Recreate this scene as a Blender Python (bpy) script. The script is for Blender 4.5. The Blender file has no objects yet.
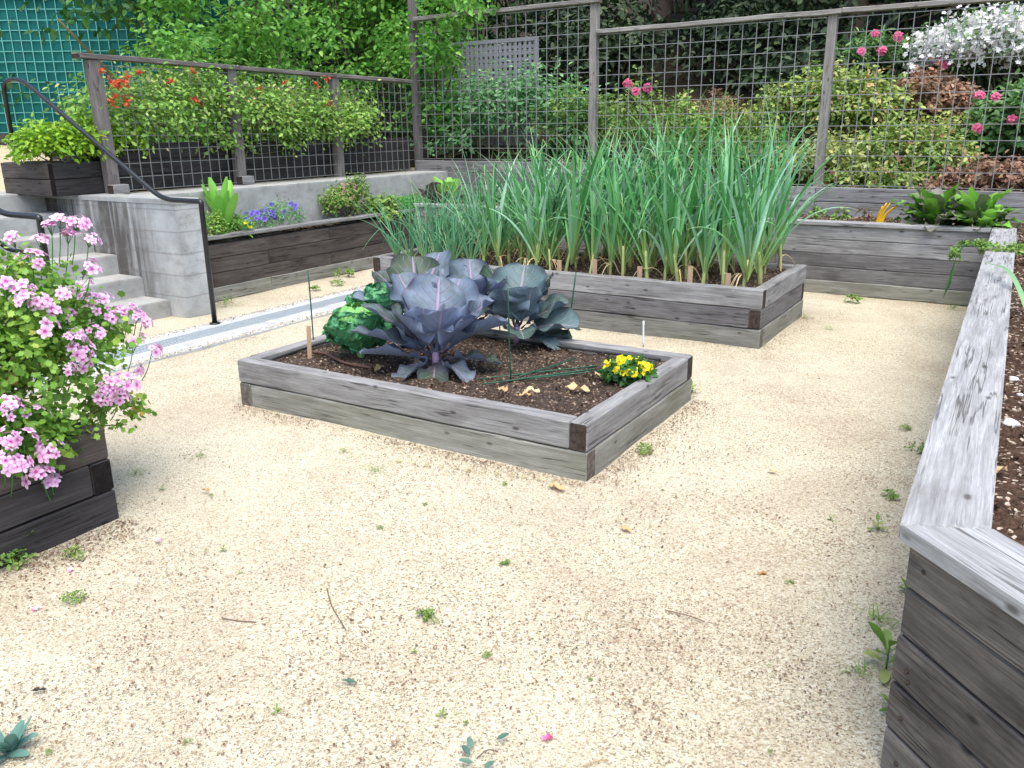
import bpy, math, random
import numpy as np
from mathutils import Matrix, Vector
SC = bpy.context.scene
COL = SC.collection
RNG = np.random.default_rng(7)
random.seed(7)
PI = math.pi

# ------------------------------------------------------------------ camera maths (used to read ground positions)
TH = -.553
CX, CY, EYE, FPX, PITCH, ROLL = 512, 384, 1.6, 836.58, .2971, -.0122
def _rot(p):
    c, s = math.cos(-TH), math.sin(-TH)
    return np.array([c*p[0]-s*p[1], s*p[0]+c*p[1], p[2]])
_f = np.array([0, math.cos(PITCH), -math.sin(PITCH)]); _r = np.array([1., 0, 0]); _u = np.cross(_r, _f)
CR = _rot(math.cos(ROLL)*_r + math.sin(ROLL)*_u); CU = _rot(-math.sin(ROLL)*_r + math.cos(ROLL)*_u); CF = _rot(_f)
CAM = np.array([0, 0, EYE])
def ray(px, py): return CF + CR*(px-CX)/FPX - CU*(py-CY)/FPX
def gz(px, py, z=0.): d = ray(px, py); return CAM + d*(z-EYE)/d[2]
def gv(px, py, v): d = ray(px, py); return CAM + d*v/d[1]
def gu(px, py, u): d = ray(px, py); return CAM + d*u/d[0]
def proj(P):
    d = np.asarray(P)-CAM; z = d@CF
    return CX+FPX*(d@CR)/z, CY-FPX*(d@CU)/z

# ------------------------------------------------------------------ scene graph helpers
def tag(o, label=None, cat=None, group=None, kind=None):
    if label: o['label'] = label
    if cat: o['category'] = cat
    if group: o['group'] = group
    if kind: o['kind'] = kind
    return o
def thing(name, label, cat, loc=(0, 0, 0), group=None):
    o = bpy.data.objects.new(name, None); COL.objects.link(o)
    o.empty_display_size = .1; o.location = [float(c) for c in loc]
    return tag(o, label, cat, group)

class G:
    """collects geometry with per-point attributes rnd, s, t"""
    def __init__(self): self.V = []; self.F = []; self.A = []; self.M = []; self.n = 0
    def add(self, V, F, rnd=0., s=0., t=0., mi=0):
        V = np.asarray(V, float); m = len(V)
        a = np.empty((m, 3)); a[:, 0] = rnd; a[:, 1] = s; a[:, 2] = t
        self.V.append(V); self.A.append(a)
        for f in (F if isinstance(F, (list, tuple)) else [F]):
            f = np.asarray(f, np.int64)
            if len(f): self.F.append(f+self.n); self.M.append(np.full(len(f), mi))
        self.n += m
    def obj(self, name, mats, parent=None, loc=None, smooth=True, world=True):
        V = np.concatenate(self.V); A = np.concatenate(self.A)
        if parent is not None and loc is None and world: V = V - np.array(parent.location)
        if parent is None and loc is not None and world: V = V - np.array(loc)
        me = bpy.data.meshes.new(name)
        me.vertices.add(len(V)); me.vertices.foreach_set('co', V.astype(np.float32).ravel())
        loops = np.concatenate([f.ravel() for f in self.F]); cnt = np.concatenate([np.full(len(f), f.shape[1]) for f in self.F])
        st = np.concatenate([[0], np.cumsum(cnt)[:-1]])
        me.loops.add(len(loops)); me.loops.foreach_set('vertex_index', loops.astype(np.int32))
        me.polygons.add(len(cnt)); me.polygons.foreach_set('loop_start', st.astype(np.int32)); me.polygons.foreach_set('loop_total', cnt.astype(np.int32))
        me.polygons.foreach_set('material_index', np.concatenate(self.M).astype(np.int32))
        me.polygons.foreach_set('use_smooth', np.full(len(cnt), bool(smooth)))
        for k, nm in enumerate(('rnd', 's', 't')):
            at = me.attributes.new(nm, 'FLOAT', 'POINT'); at.data.foreach_set('value', A[:, k].astype(np.float32))
        me.update(calc_edges=True); me.validate()
        for m in (mats if isinstance(mats, (list, tuple)) else [mats]): me.materials.append(m)
        o = bpy.data.objects.new(name, me); COL.objects.link(o)
        if parent is not None: o.parent = parent
        if loc is not None: o.location = [float(c) for c in loc]
        return o
def copy_tree(o, parent=None):
    c = o.copy(); COL.objects.link(c)
    if parent is not None: c.parent = parent
    for ch in list(o.children): copy_tree(ch, c)
    return c

# ------------------------------------------------------------------ materials
def newmat(name):
    m = bpy.data.materials.new(name); m.use_nodes = True
    nt = m.node_tree; nt.nodes.clear()
    out = nt.nodes.new('ShaderNodeOutputMaterial')
    return m, nt, out
def N(nt, t, **kw):
    n = nt.nodes.new(t)
    for k, v in kw.items():
        if k in ('operation', 'blend_type', 'data_type', 'attribute_name', 'feature', 'noise_dimensions', 'distance', 'clamp'): setattr(n, k, v)
        else: n.inputs[k].default_value = v
    return n
def ramp(nt, stops, fac=None, interp='LINEAR'):
    n = nt.nodes.new('ShaderNodeValToRGB'); cr = n.color_ramp; cr.interpolation = interp
    while len(cr.elements) < len(stops): cr.elements.new(.5)
    for e, (p, c) in zip(cr.elements, stops):
        e.position = p; e.color = (*c, 1) if len(c) == 3 else c
    if fac is not None: nt.links.new(fac, n.inputs[0])
    return n
def mixc(nt, fac, a, b, mode='MIX'):
    n = nt.nodes.new('ShaderNodeMix'); n.data_type = 'RGBA'; n.blend_type = mode
    for sock, val in ((n.inputs[0], fac), (n.inputs[6], a), (n.inputs[7], b)):
        if hasattr(val, 'node'): nt.links.new(val, sock)
        else: sock.default_value = val if not isinstance(val, tuple) else (*val[:3], 1)
    return n.outputs[2]
def math_(nt, op, a, b=None, c=None):
    n = nt.nodes.new('ShaderNodeMath'); n.operation = op
    for i, val in enumerate((a, b, c)):
        if val is None: continue
        if hasattr(val, 'node'): nt.links.new(val, n.inputs[i])
        else: n.inputs[i].default_value = val
    return n.outputs[0]
def attr(nt, name): n = nt.nodes.new('ShaderNodeAttribute'); n.attribute_name = name; return n.outputs['Fac']
def objco(nt, scale=(1, 1, 1), rand=False):
    tc = nt.nodes.new('ShaderNodeTexCoord'); src = tc.outputs['Object']
    if rand:
        oi = nt.nodes.new('ShaderNodeObjectInfo'); a = nt.nodes.new('ShaderNodeVectorMath'); a.operation = 'ADD'
        sc = nt.nodes.new('ShaderNodeVectorMath'); sc.operation = 'SCALE'; sc.inputs[0].default_value = (37, 11, 23)
        nt.links.new(oi.outputs['Random'], sc.inputs['Scale']); nt.links.new(src, a.inputs[0]); nt.links.new(sc.outputs[0], a.inputs[1]); src = a.outputs[0]
    mp = nt.nodes.new('ShaderNodeMapping'); mp.inputs['Scale'].default_value = scale
    nt.links.new(src, mp.inputs['Vector']); return mp.outputs[0]
def noise(nt, vec, scale=1., detail=4., rough=.6, dist=0.):
    n = nt.nodes.new('ShaderNodeTexNoise'); n.inputs['Scale'].default_value = scale; n.inputs['Detail'].default_value = detail
    n.inputs['Roughness'].default_value = rough; n.inputs['Distortion'].default_value = dist
    nt.links.new(vec, n.inputs['Vector']); return n.outputs['Fac']
def vor(nt, vec, scale, feature='F1', rnd=1.):
    n = nt.nodes.new('ShaderNodeTexVoronoi'); n.feature = feature; n.inputs['Scale'].default_value = scale; n.inputs['Randomness'].default_value = rnd
    nt.links.new(vec, n.inputs['Vector']); return n
def bump(nt, h, strength=.3, dist=.01):
    b = nt.nodes.new('ShaderNodeBump'); b.inputs['Strength'].default_value = strength; b.inputs['Distance'].default_value = dist
    nt.links.new(h, b.inputs['Height']); return b.outputs[0]
def pbsdf(nt, out, col, rough=.8, normal=None, spec=.3, metal=0., transl=None):
    p = nt.nodes.new('ShaderNodeBsdfPrincipled')
    if hasattr(col, 'node'): nt.links.new(col, p.inputs['Base Color'])
    else: p.inputs['Base Color'].default_value = (*col, 1)
    if hasattr(rough, 'node'): nt.links.new(rough, p.inputs['Roughness'])
    else: p.inputs['Roughness'].default_value = rough
    p.inputs['Specular IOR Level'].default_value = spec; p.inputs['Metallic'].default_value = metal
    if normal is not None: nt.links.new(normal, p.inputs['Normal'])
    sh = p.outputs[0]
    if transl:
        tr = nt.nodes.new('ShaderNodeBsdfTranslucent'); mx = nt.nodes.new('ShaderNodeMixShader'); mx.inputs[0].default_value = transl
        if hasattr(col, 'node'): nt.links.new(col, tr.inputs[0])
        else: tr.inputs[0].default_value = (*col, 1)
        nt.links.new(sh, mx.inputs[1]); nt.links.new(tr.outputs[0], mx.inputs[2]); sh = mx.outputs[0]
    nt.links.new(sh, out.inputs[0])

def wood(name, base, dark, stain=.5, contrast=1., pale=None, moss=0.):
    m, nt, out = newmat(name)
    fine = noise(nt, objco(nt, (5, 120, 120), True), 1, 6, .75, .3)
    wide = noise(nt, objco(nt, (1.8, 24, 24), True), 1, 5, .65, .5)
    blot = noise(nt, objco(nt, (2.2, 4, 5), True), 1, 5, .65)
    g = ramp(nt, [(.34, (0, 0, 0)), (.62, (1, 1, 1))], fine).outputs[0]
    w = ramp(nt, [(.3, (0, 0, 0)), (.7, (1, 1, 1))], wide).outputs[0]
    pale = pale or tuple(min(.9, c*1.38) for c in base)
    c = mixc(nt, w, tuple(b*.72 for b in base), pale)
    c = mixc(nt, math_(nt, 'MULTIPLY', math_(nt, 'SUBTRACT', 1., g), .55*contrast), c, dark)
    st = ramp(nt, [(.5, (0, 0, 0)), (.72, (1, 1, 1))], blot).outputs[0]
    c = mixc(nt, math_(nt, 'MULTIPLY', st, stain), c, dark)
    kv = vor(nt, objco(nt, (4.5, 10, 10), True), 1)
    k = ramp(nt, [(.05, (1, 1, 1)), (.12, (0, 0, 0))], kv.outputs['Distance']).outputs[0]
    c = mixc(nt, math_(nt, 'MULTIPLY', k, .8), c, tuple(x*.5 for x in dark))
    ck = noise(nt, objco(nt, (.9, 26, 26), True), 1, 3, .55, .2)
    cr_ = ramp(nt, [(.0, (1, 1, 1)), (.010, (.8, .8, .8)), (.022, (0, 0, 0))], math_(nt, 'ABSOLUTE', math_(nt, 'SUBTRACT', ck, .47))).outputs[0]
    cg = ramp(nt, [(.46, (0, 0, 0)), (.56, (1, 1, 1))], noise(nt, objco(nt, (3, 6, 6), True), 1, 2)).outputs[0]
    crk = math_(nt, 'MULTIPLY', cr_, cg)
    c = mixc(nt, math_(nt, 'MULTIPLY', crk, .75), c, tuple(x*.45 for x in dark))
    oi = nt.nodes.new('ShaderNodeObjectInfo')
    hv = nt.nodes.new('ShaderNodeHueSaturation'); nt.links.new(c, hv.inputs['Color'])
    nt.links.new(math_(nt, 'MULTIPLY_ADD', oi.outputs['Random'], .34, .83), hv.inputs['Value'])
    c = hv.outputs[0]
    if moss:
        ms = ramp(nt, [(.45, (0, 0, 0)), (.7, (1, 1, 1))], noise(nt, objco(nt, (1.2, 3, 3), True), 1.3, 4)).outputs[0]
        c = mixc(nt, math_(nt, 'MULTIPLY', ms, moss), c, (.13, .14, .07))
    h = math_(nt, 'SUBTRACT', math_(nt, 'ADD', math_(nt, 'MULTIPLY', fine, .7), math_(nt, 'MULTIPLY', wide, .5)), math_(nt, 'MULTIPLY', crk, .8))
    pbsdf(nt, out, c, .82, bump(nt, h, .55, .006), .25)
    return m
def endgrain(name, base, dark):
    m, nt, out = newmat(name)
    v = objco(nt, (1, 1, 1), True)
    r = vor(nt, v, 55); n = noise(nt, v, 30, 5, .7)
    c = mixc(nt, ramp(nt, [(.35, (0, 0, 0)), (.7, (1, 1, 1))], n).outputs[0], dark, base)
    pbsdf(nt, out, c, .9, bump(nt, n, .6, .006), .15); return m
def leafmat(name, stops, rough=.5, transl=.25, spec=.35, sgrad=None, tipcol=None):
    """stops: colour ramp over the per-leaf random value; sgrad: (colour, strength) at the leaf base"""
    m, nt, out = newmat(name)
    gain = 1. if max(stops[-1][1]) < .1 else 1.3
    stops = [(q, tuple(min(.75, x*gain) for x in col)) for q, col in stops]
    c = ramp(nt, stops, attr(nt, 'rnd')).outputs[0]
    n = noise(nt, objco(nt), 60, 2)
    c = mixc(nt, math_(nt, 'MULTIPLY', n, .35), c, tuple(x*.55 for x in stops[0][1]))
    if sgrad:
        f = ramp(nt, [(0, (1, 1, 1)), (sgrad[2], (0, 0, 0))], attr(nt, 's')).outputs[0]
        c = mixc(nt, math_(nt, 'MULTIPLY', f, sgrad[1]), c, sgrad[0])
    if tipcol:
        f = ramp(nt, [(tipcol[2], (0, 0, 0)), (1, (1, 1, 1))], attr(nt, 's')).outputs[0]
        c = mixc(nt, math_(nt, 'MULTIPLY', f, tipcol[1]), c, tipcol[0])
    pbsdf(nt, out, c, rough, None, spec, transl=transl); return m
def petalmat(name, inner, mid, outer, blot=.22, transl=.3):
    m, nt, out = newmat(name)
    c = ramp(nt, [(0, inner), (blot, inner), (blot+.16, mid), (1, outer)], attr(nt, 's')).outputs[0]
    hv = nt.nodes.new('ShaderNodeHueSaturation'); nt.links.new(c, hv.inputs['Color'])
    nt.links.new(math_(nt, 'MULTIPLY_ADD', attr(nt, 'rnd'), .4, .8), hv.inputs['Value'])
    pbsdf(nt, out, hv.outputs[0], .6, None, .2, transl=transl); return m
def plain(name, col, rough=.6, spec=.3, metal=0., var=.3, scale=20, bumpy=.0):
    m, nt, out = newmat(name)
    v = objco(nt, (1, 1, 1), True); n = noise(nt, v, scale, 4)
    c = mixc(nt, n, tuple(x*(1-var) for x in col), tuple(min(1, x*(1+var)) for x in col))
    pbsdf(nt, out, c, rough, bump(nt, n, bumpy, .005) if bumpy else None, spec, metal); return m

def gravelmat():
    m, nt, out = newmat('crushed_granite')
    v = objco(nt)
    cells = vor(nt, v, 165)
    sep = nt.nodes.new('ShaderNodeSeparateColor'); nt.links.new(cells.outputs['Color'], sep.inputs[0])
    c = ramp(nt, [(0, (.15, .115, .075)), (.08, (.25, .20, .135)), (.2, (.39, .335, .23)), (.5, (.49, .445, .315)), (.85, (.56, .52, .395)), (1, (.67, .645, .54))], sep.outputs[0]).outputs[0]
    grain = noise(nt, v, 330, 3, .7)
    c = mixc(nt, math_(nt, 'MULTIPLY', ramp(nt, [(.5, (0, 0, 0)), (.7, (1, 1, 1))], grain).outputs[0], .35), c, (.3, .235, .17))
    # broad reddish litter stain patches and paler raked patches
    p = noise(nt, v, 1.1, 7, .72, .5)
    pm = ramp(nt, [(.44, (0, 0, 0)), (.64, (1, 1, 1))], p).outputs[0]
    f2 = ramp(nt, [(.38, (.12, .12, .12)), (.58, (1, 1, 1))], noise(nt, v, 55, 5, .75)).outputs[0]
    c = mixc(nt, math_(nt, 'MULTIPLY', math_(nt, 'MULTIPLY', pm, f2), .62), c, (.275, .195, .13))
    p2 = ramp(nt, [(.42, (0, 0, 0)), (.62, (1, 1, 1))], noise(nt, v, .7, 5, .6)).outputs[0]
    c = mixc(nt, math_(nt, 'MULTIPLY', p2, .3), c, (.60, .56, .43))
    h = math_(nt, 'ADD', cells.outputs['Distance'], math_(nt, 'MULTIPLY', noise(nt, v, 14, 3), .6))
    pbsdf(nt, out, c, .95, bump(nt, h, .55, .006), .1); return m
def soilmat(name, a=(.03, .023, .018), b=(.115, .085, .065), flecks=(.28, .2, .14)):
    m, nt, out = newmat(name)
    v = objco(nt)
    n = noise(nt, v, 45, 6, .75); k = vor(nt, v, 90)
    c = mixc(nt, ramp(nt, [(.35, (0, 0, 0)), (.7, (1, 1, 1))], n).outputs[0], a, b)
    sep = nt.nodes.new('ShaderNodeSeparateColor'); nt.links.new(k.outputs['Color'], sep.inputs[0])
    c = mixc(nt, ramp(nt, [(.9, (0, 0, 0)), (.94, (1, 1, 1))], sep.outputs[0]).outputs[0], c, flecks)
    pbsdf(nt, out, c, .95, bump(nt, math_(nt, 'ADD', n, k.outputs['Distance']), .8, .012), .1); return m
def concretemat(name, streak=0., base=(.44, .45, .44)):
    m, nt, out = newmat(name)
    v = objco(nt)
    n = noise(nt, v, 4, 7, .65); f = noise(nt, v, 60, 3)
    c = mixc(nt, ramp(nt, [(.3, (0, 0, 0)), (.7, (1, 1, 1))], n).outputs[0], tuple(x*.72 for x in base), tuple(min(.9, x*1.2) for x in base))
    c = mixc(nt, math_(nt, 'MULTIPLY', f, .25), c, tuple(x*.6 for x in base))
    dn = ramp(nt, [(.5, (0, 0, 0)), (.75, (1, 1, 1))], noise(nt, objco(nt, (3, 3, 6)), 1.6, 7, .72)).outputs[0]
    c = mixc(nt, math_(nt, 'MULTIPLY', dn, .55), c, (.15, .13, .105))
    po = ramp(nt, [(.06, (1, 1, 1)), (.13, (0, 0, 0))], vor(nt, v, 26).outputs['Distance']).outputs[0]
    c = mixc(nt, math_(nt, 'MULTIPLY', po, .5), c, (.12, .11, .10))
    h = f
    if streak:
        sv = objco(nt, (7, 7, .5)); s1 = noise(nt, sv, 1, 6, .7, .4); s2 = noise(nt, objco(nt, (2.2, 2.2, 1.1)), 1, 4, .6)
        tc = nt.nodes.new('ShaderNodeTexCoord'); sp = nt.nodes.new('ShaderNodeSeparateXYZ'); nt.links.new(tc.outputs['Object'], sp.inputs[0])
        gx = ramp(nt, [(.0, (1, 1, 1)), (.75, (.9, .9, .9)), (.9, (0, 0, 0))], math_(nt, 'MULTIPLY_ADD', sp.outputs[0], .40, .51)).outputs[0]
        mm = math_(nt, 'MULTIPLY', ramp(nt, [(.36, (0, 0, 0)), (.56, (1, 1, 1))], s1).outputs[0], ramp(nt, [(.22, (.15, .15, .15)), (.5, (1, 1, 1))], s2).outputs[0])
        c = mixc(nt, math_(nt, 'MULTIPLY', math_(nt, 'MULTIPLY', mm, gx), streak), c, (.06, .05, .042))
        w = nt.nodes.new('ShaderNodeTexWave'); w.wave_type = 'BANDS'; w.bands_direction = 'Z'; w.inputs['Scale'].default_value = 1.65; w.inputs['Distortion'].default_value = .08
        nt.links.new(tc.outputs['Object'], w.inputs['Vector'])
        ln = ramp(nt, [(0, (1, 1, 1)), (.02, (0, 0, 0))], w.outputs['Fac']).outputs[0]
        c = mixc(nt, math_(nt, 'MULTIPLY', ln, .45), c, (.16, .15, .14))
    pbsdf(nt, out, c, .9, bump(nt, h, .3, .004), .2); return m
def cabbagemat(name, top, bloom, deep, vein, under):
    m, nt, out = newmat(name)
    s, t, rn = attr(nt, 's'), attr(nt, 't'), attr(nt, 'rnd')
    v = objco(nt); n = noise(nt, v, 11, 6, .68)
    f = ramp(nt, [(.36, (0, 0, 0)), (.64, (1, 1, 1))], math_(nt, 'ADD', math_(nt, 'MULTIPLY', n, .6), math_(nt, 'MULTIPLY', rn, .4))).outputs[0]
    c = mixc(nt, f, top, bloom)
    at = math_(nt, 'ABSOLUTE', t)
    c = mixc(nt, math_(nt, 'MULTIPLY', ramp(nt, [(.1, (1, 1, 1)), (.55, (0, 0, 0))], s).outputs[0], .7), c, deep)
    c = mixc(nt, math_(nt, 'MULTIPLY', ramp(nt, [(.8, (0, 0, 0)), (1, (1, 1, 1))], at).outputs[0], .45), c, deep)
    # veins: midrib and laterals slanting to the tip
    lat = math_(nt, 'FRACT', math_(nt, 'MULTIPLY', math_(nt, 'SUBTRACT', s, math_(nt, 'MULTIPLY', at, .32)), 7.5))
    lat = math_(nt, 'ABSOLUTE', math_(nt, 'SUBTRACT', lat, .5))
    lv = ramp(nt, [(0, (1, 1, 1)), (.10, (0, 0, 0))], lat).outputs[0]
    lv = math_(nt, 'MULTIPLY', lv, ramp(nt, [(.55, (1, 1, 1)), (.95, (0, 0, 0))], at).outputs[0])
    mid = ramp(nt, [(.03, (1, 1, 1)), (.08, (0, 0, 0))], at).outputs[0]
    vm = math_(nt, 'MAXIMUM', math_(nt, 'MULTIPLY', lv, .75), mid)
    c = mixc(nt, math_(nt, 'MULTIPLY', vm, .65), c, vein)
    geo = nt.nodes.new('ShaderNodeNewGeometry')
    cu = mixc(nt, math_(nt, 'MULTIPLY', vm, .6), mixc(nt, n, under, bloom), vein)
    c = mixc(nt, geo.outputs['Backfacing'], c, cu)
    pbsdf(nt, out, c, .5, bump(nt, math_(nt, 'SUBTRACT', math_(nt, 'MULTIPLY', n, .5), vm), .5, .012), .35, transl=.12); return m

M = {}
M['gravel'] = gravelmat()
M['soil'] = soilmat('garden_soil'); M['mulch'] = soilmat('bark_mulch', (.03, .018, .012), (.13, .08, .055), (.5, .42, .34))
M['wood'] = wood('weathered_grey_timber', (.27, .27, .265), (.07, .06, .055), .5)
M['wood_low'] = wood('weathered_grey_timber_low', (.25, .25, .225), (.08, .075, .055), .4, moss=.35)
M['cap'] = wood('silvered_cap_board', (.33, .335, .335), (.11, .10, .09), .35, 1.)
M['wood_mid'] = wood('stained_grey_timber', (.20, .195, .195), (.05, .042, .04), .6)
M['wood_near'] = wood('dark_weathered_timber', (.155, .14, .125), (.03, .026, .024), .85, 1.2)
M['wood_dark'] = wood('dark_brown_timber', (.085, .07, .062), (.02, .016, .014), .7, pale=(.13, .112, .10))
M['wood_black'] = wood('black_brown_timber', (.05, .046, .046), (.014, .012, .012), .6)
M['post'] = wood('grey_fence_post', (.185, .17, .162), (.06, .045, .04), .4)
M['post_pale'] = wood('pale_fence_post', (.31, .295, .27), (.10, .085, .07), .4)
M['end'] = endgrain('end_grain', (.085, .062, .05), (.025, .018, .015)); M['end_grey'] = endgrain('end_grain_grey', (.2, .18, .16), (.07, .06, .05)); M['end_black'] = endgrain('end_grain_black', (.02, .017, .016), (.006, .005, .005))
M['concrete'] = concretemat('concrete', base=(.38, .385, .37)); M['concrete_stain'] = concretemat('mildewed_concrete', .95); M['path'] = concretemat('pale_concrete_path', base=(.48, .50, .505))
M['black_metal'] = plain('black_painted_steel', (.012, .013, .014), .28, .5, 0, .2)
M['wire'] = plain('galvanised_wire', (.27, .27, .26), .45, .5, .4, .2)
M['green_wire'] = plain('green_wire', (.10, .36, .33), .5, .4, 0, .2)
M['grate'] = plain('drain_grate', (.38, .43, .46), .5, .5, .3, .3, 60)
M['screen'] = plain('green_windscreen', (.004, .10, .095), .7, .2, 0, .35, 3)
M['stake_green'] = plain('green_coated_stake', (.012, .075, .042), .4, .4)
M['tag_wood'] = plain('wooden_plant_tag', (.42, .29, .19), .8, .2, 0, .25, 60)
M['tag_white'] = plain('white_plant_tag', (.75, .75, .72), .5, .3, 0, .08)
M['hose'] = plain('brown_drip_hose', (.10, .055, .04), .6, .3)
M['dripline'] = plain('black_drip_line', (.02, .02, .02), .5, .3)
M['rock'] = plain('white_rock', (.72, .70, .68), .85, .2, 0, .18, 30, .5)
M['dry'] = leafmat('dry_leaf', [(0, (.30, .16, .07)), (.5, (.48, .32, .15)), (1, (.62, .48, .30))], .7, .2, .2)
M['twig'] = plain('twig', (.16, .11, .08), .9, .1)
M['bark'] = plain('tree_bark', (.10, .075, .06), .95, .1, 0, .45, 14, .6)
M['lattice'] = plain('grey_lattice', (.20, .20, .225), .8, .2, 0, .2, 8)
M['hill'] = soilmat('hillside_litter', (.016, .014, .009), (.05, .04, .025), (.07, .055, .03))
M['drygrass'] = soilmat('dry_terrace_ground', (.42, .34, .21), (.62, .54, .36), (.72, .66, .5))
# foliage
M['leek'] = leafmat('leek_leaf', [(0, (.035, .16, .04)), (.3, (.075, .27, .07)), (.65, (.13, .35, .14)), (1, (.27, .46, .34))], .42, .22, .4, ((.34, .42, .11), .9, .30), ((.42, .42, .16), .7, .82))
M['leek_stalk'] = leafmat('leek_stalk', [(0, (.22, .32, .09)), (1, (.36, .38, .17))], .5, .15, .3, ((.36, .22, .11), .85, .45))
M['onion'] = leafmat('onion_leaf', [(0, (.05, .20, .09)), (.6, (.11, .30, .15)), (1, (.26, .38, .18))], .42, .15, .4, ((.3, .38, .14), .7, .25), ((.42, .36, .16), .5, .85))
M['leek_dry'] = leafmat('dry_leek_leaf', [(0, (.42, .30, .15)), (1, (.60, .48, .28))], .7, .25, .2)
M['redcab'] = cabbagemat('red_cabbage_leaf', (.055, .085, .05), (.15, .20, .27), (.06, .025, .07), (.36, .26, .38), (.14, .165, .28))
M['redheart'] = cabbagemat('red_cabbage_heart', (.09, .075, .12), (.20, .22, .33), (.07, .022, .085), (.40, .26, .42), (.17, .17, .29))
M['greencab'] = cabbagemat('dark_cabbage_leaf', (.035, .075, .035), (.10, .16, .17), (.045, .02, .05), (.30, .26, .30), (.10, .13, .19))
M['savoy'] = cabbagemat('savoy_leaf', (.03, .22, .07), (.10, .38, .16), (.05, .22, .06), (.28, .48, .18), (.06, .22, .10))
M['savoy_heart'] = cabbagemat('savoy_heart_leaf', (.10, .38, .05), (.17, .45, .10), (.10, .36, .05), (.42, .60, .26), (.15, .40, .12))
M['geranium'] = leafmat('geranium_leaf', [(0, (.06, .15, .02)), (.35, (.13, .29, .035)), (.85, (.27, .43, .07)), (.94, (.40, .42, .08)), (1, (.52, .28, .05))], .5, .3)
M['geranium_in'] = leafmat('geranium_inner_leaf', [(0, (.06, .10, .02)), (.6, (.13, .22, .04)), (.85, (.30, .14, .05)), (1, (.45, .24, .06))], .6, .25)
M['stem'] = plain('green_brown_stem', (.12, .11, .05), .8, .2)
M['pinkpetal'] = petalmat('pink_petal', (.52, .08, .36), (.86, .42, .72), (.92, .70, .87), .13)
M['yellowpetal'] = petalmat('yellow_petal', (.65, .34, .0), (.86, .70, .01), (.88, .76, .03), .08)
M['purplepetal'] = petalmat('purple_petal', (.10, .05, .30), (.12, .08, .45), (.22, .18, .6), .2)
M['whitepetal'] = petalmat('white_petal', (.75, .75, .6), (.86, .86, .84), (.88, .88, .88), .1)
M['hotpink'] = petalmat('hot_pink_petal', (.55, .05, .16), (.75, .10, .25), (.85, .25, .42), .2)
M['redbloom'] = petalmat('coral_petal', (.55, .06, .03), (.60, .10, .04), (.65, .16, .08), .2)
M['hedge'] = leafmat('vine_leaf', [(0, (.05, .16, .025)), (.4, (.10, .28, .04)), (.8, (.20, .42, .07)), (1, (.38, .56, .14))], .45, .4)
M['lime'] = leafmat('lime_shrub_leaf', [(0, (.09, .22, .015)), (.5, (.20, .38, .02)), (1, (.40, .52, .05))], .5, .3)
M['abelia'] = leafmat('olive_shrub_leaf', [(0, (.09, .22, .03)), (.45, (.19, .36, .06)), (.8, (.32, .44, .12)), (.93, (.46, .40, .16)), (1, (.48, .2, .12))], .5, .3)
M['dogrose'] = leafmat('blue_green_leaf', [(0, (.07, .22, .08)), (.5, (.15, .34, .14)), (1, (.32, .50, .22))], .5, .3)
M['nandina'] = leafmat('yellow_green_shrub_leaf', [(0, (.05, .12, .03)), (.3, (.16, .28, .06)), (.62, (.33, .42, .11)), (.80, (.48, .44, .18)), (.9, (.46, .2, .12)), (1, (.32, .09, .08))], .5, .25)
M['redshrub'] = leafmat('reddish_shrub_leaf', [(0, (.06, .06, .03)), (.3, (.20, .13, .08)), (.6, (.34, .17, .11)), (.82, (.42, .25, .17)), (1, (.36, .38, .13))], .55, .25)
M['varieg'] = leafmat('variegated_leaf', [(0, (.10, .2, .04)), (.4, (.30, .36, .10)), (.7, (.55, .58, .28)), (1, (.62, .62, .12))], .5, .3)
M['rhodo'] = leafmat('rhododendron_leaf', [(0, (.03, .09, .03)), (.5, (.10, .22, .06)), (1, (.26, .38, .12))], .4, .2)
M['forest'] = leafmat('dark_evergreen_leaf', [(0, (.009, .019, .008)), (.6, (.023, .046, .017)), (1, (.085, .12, .045))], .6, .1)
M['deepgreen'] = leafmat('deep_green_leaf', [(0, (.015, .06, .015)), (.6, (.04, .14, .03)), (1, (.10, .25, .05))], .5, .3)
M['chard'] = leafmat('chard_leaf', [(0, (.13, .35, .05)), (1, (.25, .50, .09))], .45, .3, .4, ((.4, .5, .2), .5, .4))
M['mustard'] = leafmat('mustard_leaf', [(0, (.06, .2, .02)), (.45, (.17, .36, .04)), (.65, (.10, .12, .07)), (1, (.20, .17, .17))], .45, .25, .4, ((.12, .3, .03), .7, .5))
M['purplecab'] = leafmat('purple_leaf', [(0, (.05, .03, .035)), (1, (.13, .09, .10))], .5, .15)
M['fern'] = leafmat('ferny_leaf', [(0, (.05, .22, .04)), (1, (.14, .4, .09))], .5, .3)
M['weed'] = leafmat('weed_leaf', [(0, (.09, .19, .03)), (.6, (.17, .29, .06)), (1, (.36, .40, .14))], .5, .3)
M['drygrassblade'] = leafmat('dry_grass_blade', [(0, (.24, .26, .08)), (1, (.50, .42, .18))], .6, .3)
M['eucalypt'] = leafmat('grey_green_leaf', [(0, (.05, .11, .08)), (1, (.10, .18, .13))], .5, .15)
M['succulent'] = leafmat('blue_green_rosette', [(0, (.07, .16, .13)), (1, (.15, .28, .23))], .55, .1)
M['goldstem'] = plain('golden_stem', (.75, .42, .01), .4, .4)
M['grit'] = leafmat('grit_stone', [(0, (.12, .085, .06)), (.12, (.22, .16, .12)), (.3, (.39, .33, .22)), (.7, (.49, .44, .32)), (1, (.65, .625, .52))], .9, 0, .1)
M['litter'] = leafmat('brown_litter', [(0, (.09, .05, .035)), (.5, (.19, .11, .075)), (1, (.33, .23, .15))], .85, .1, .1)
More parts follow.
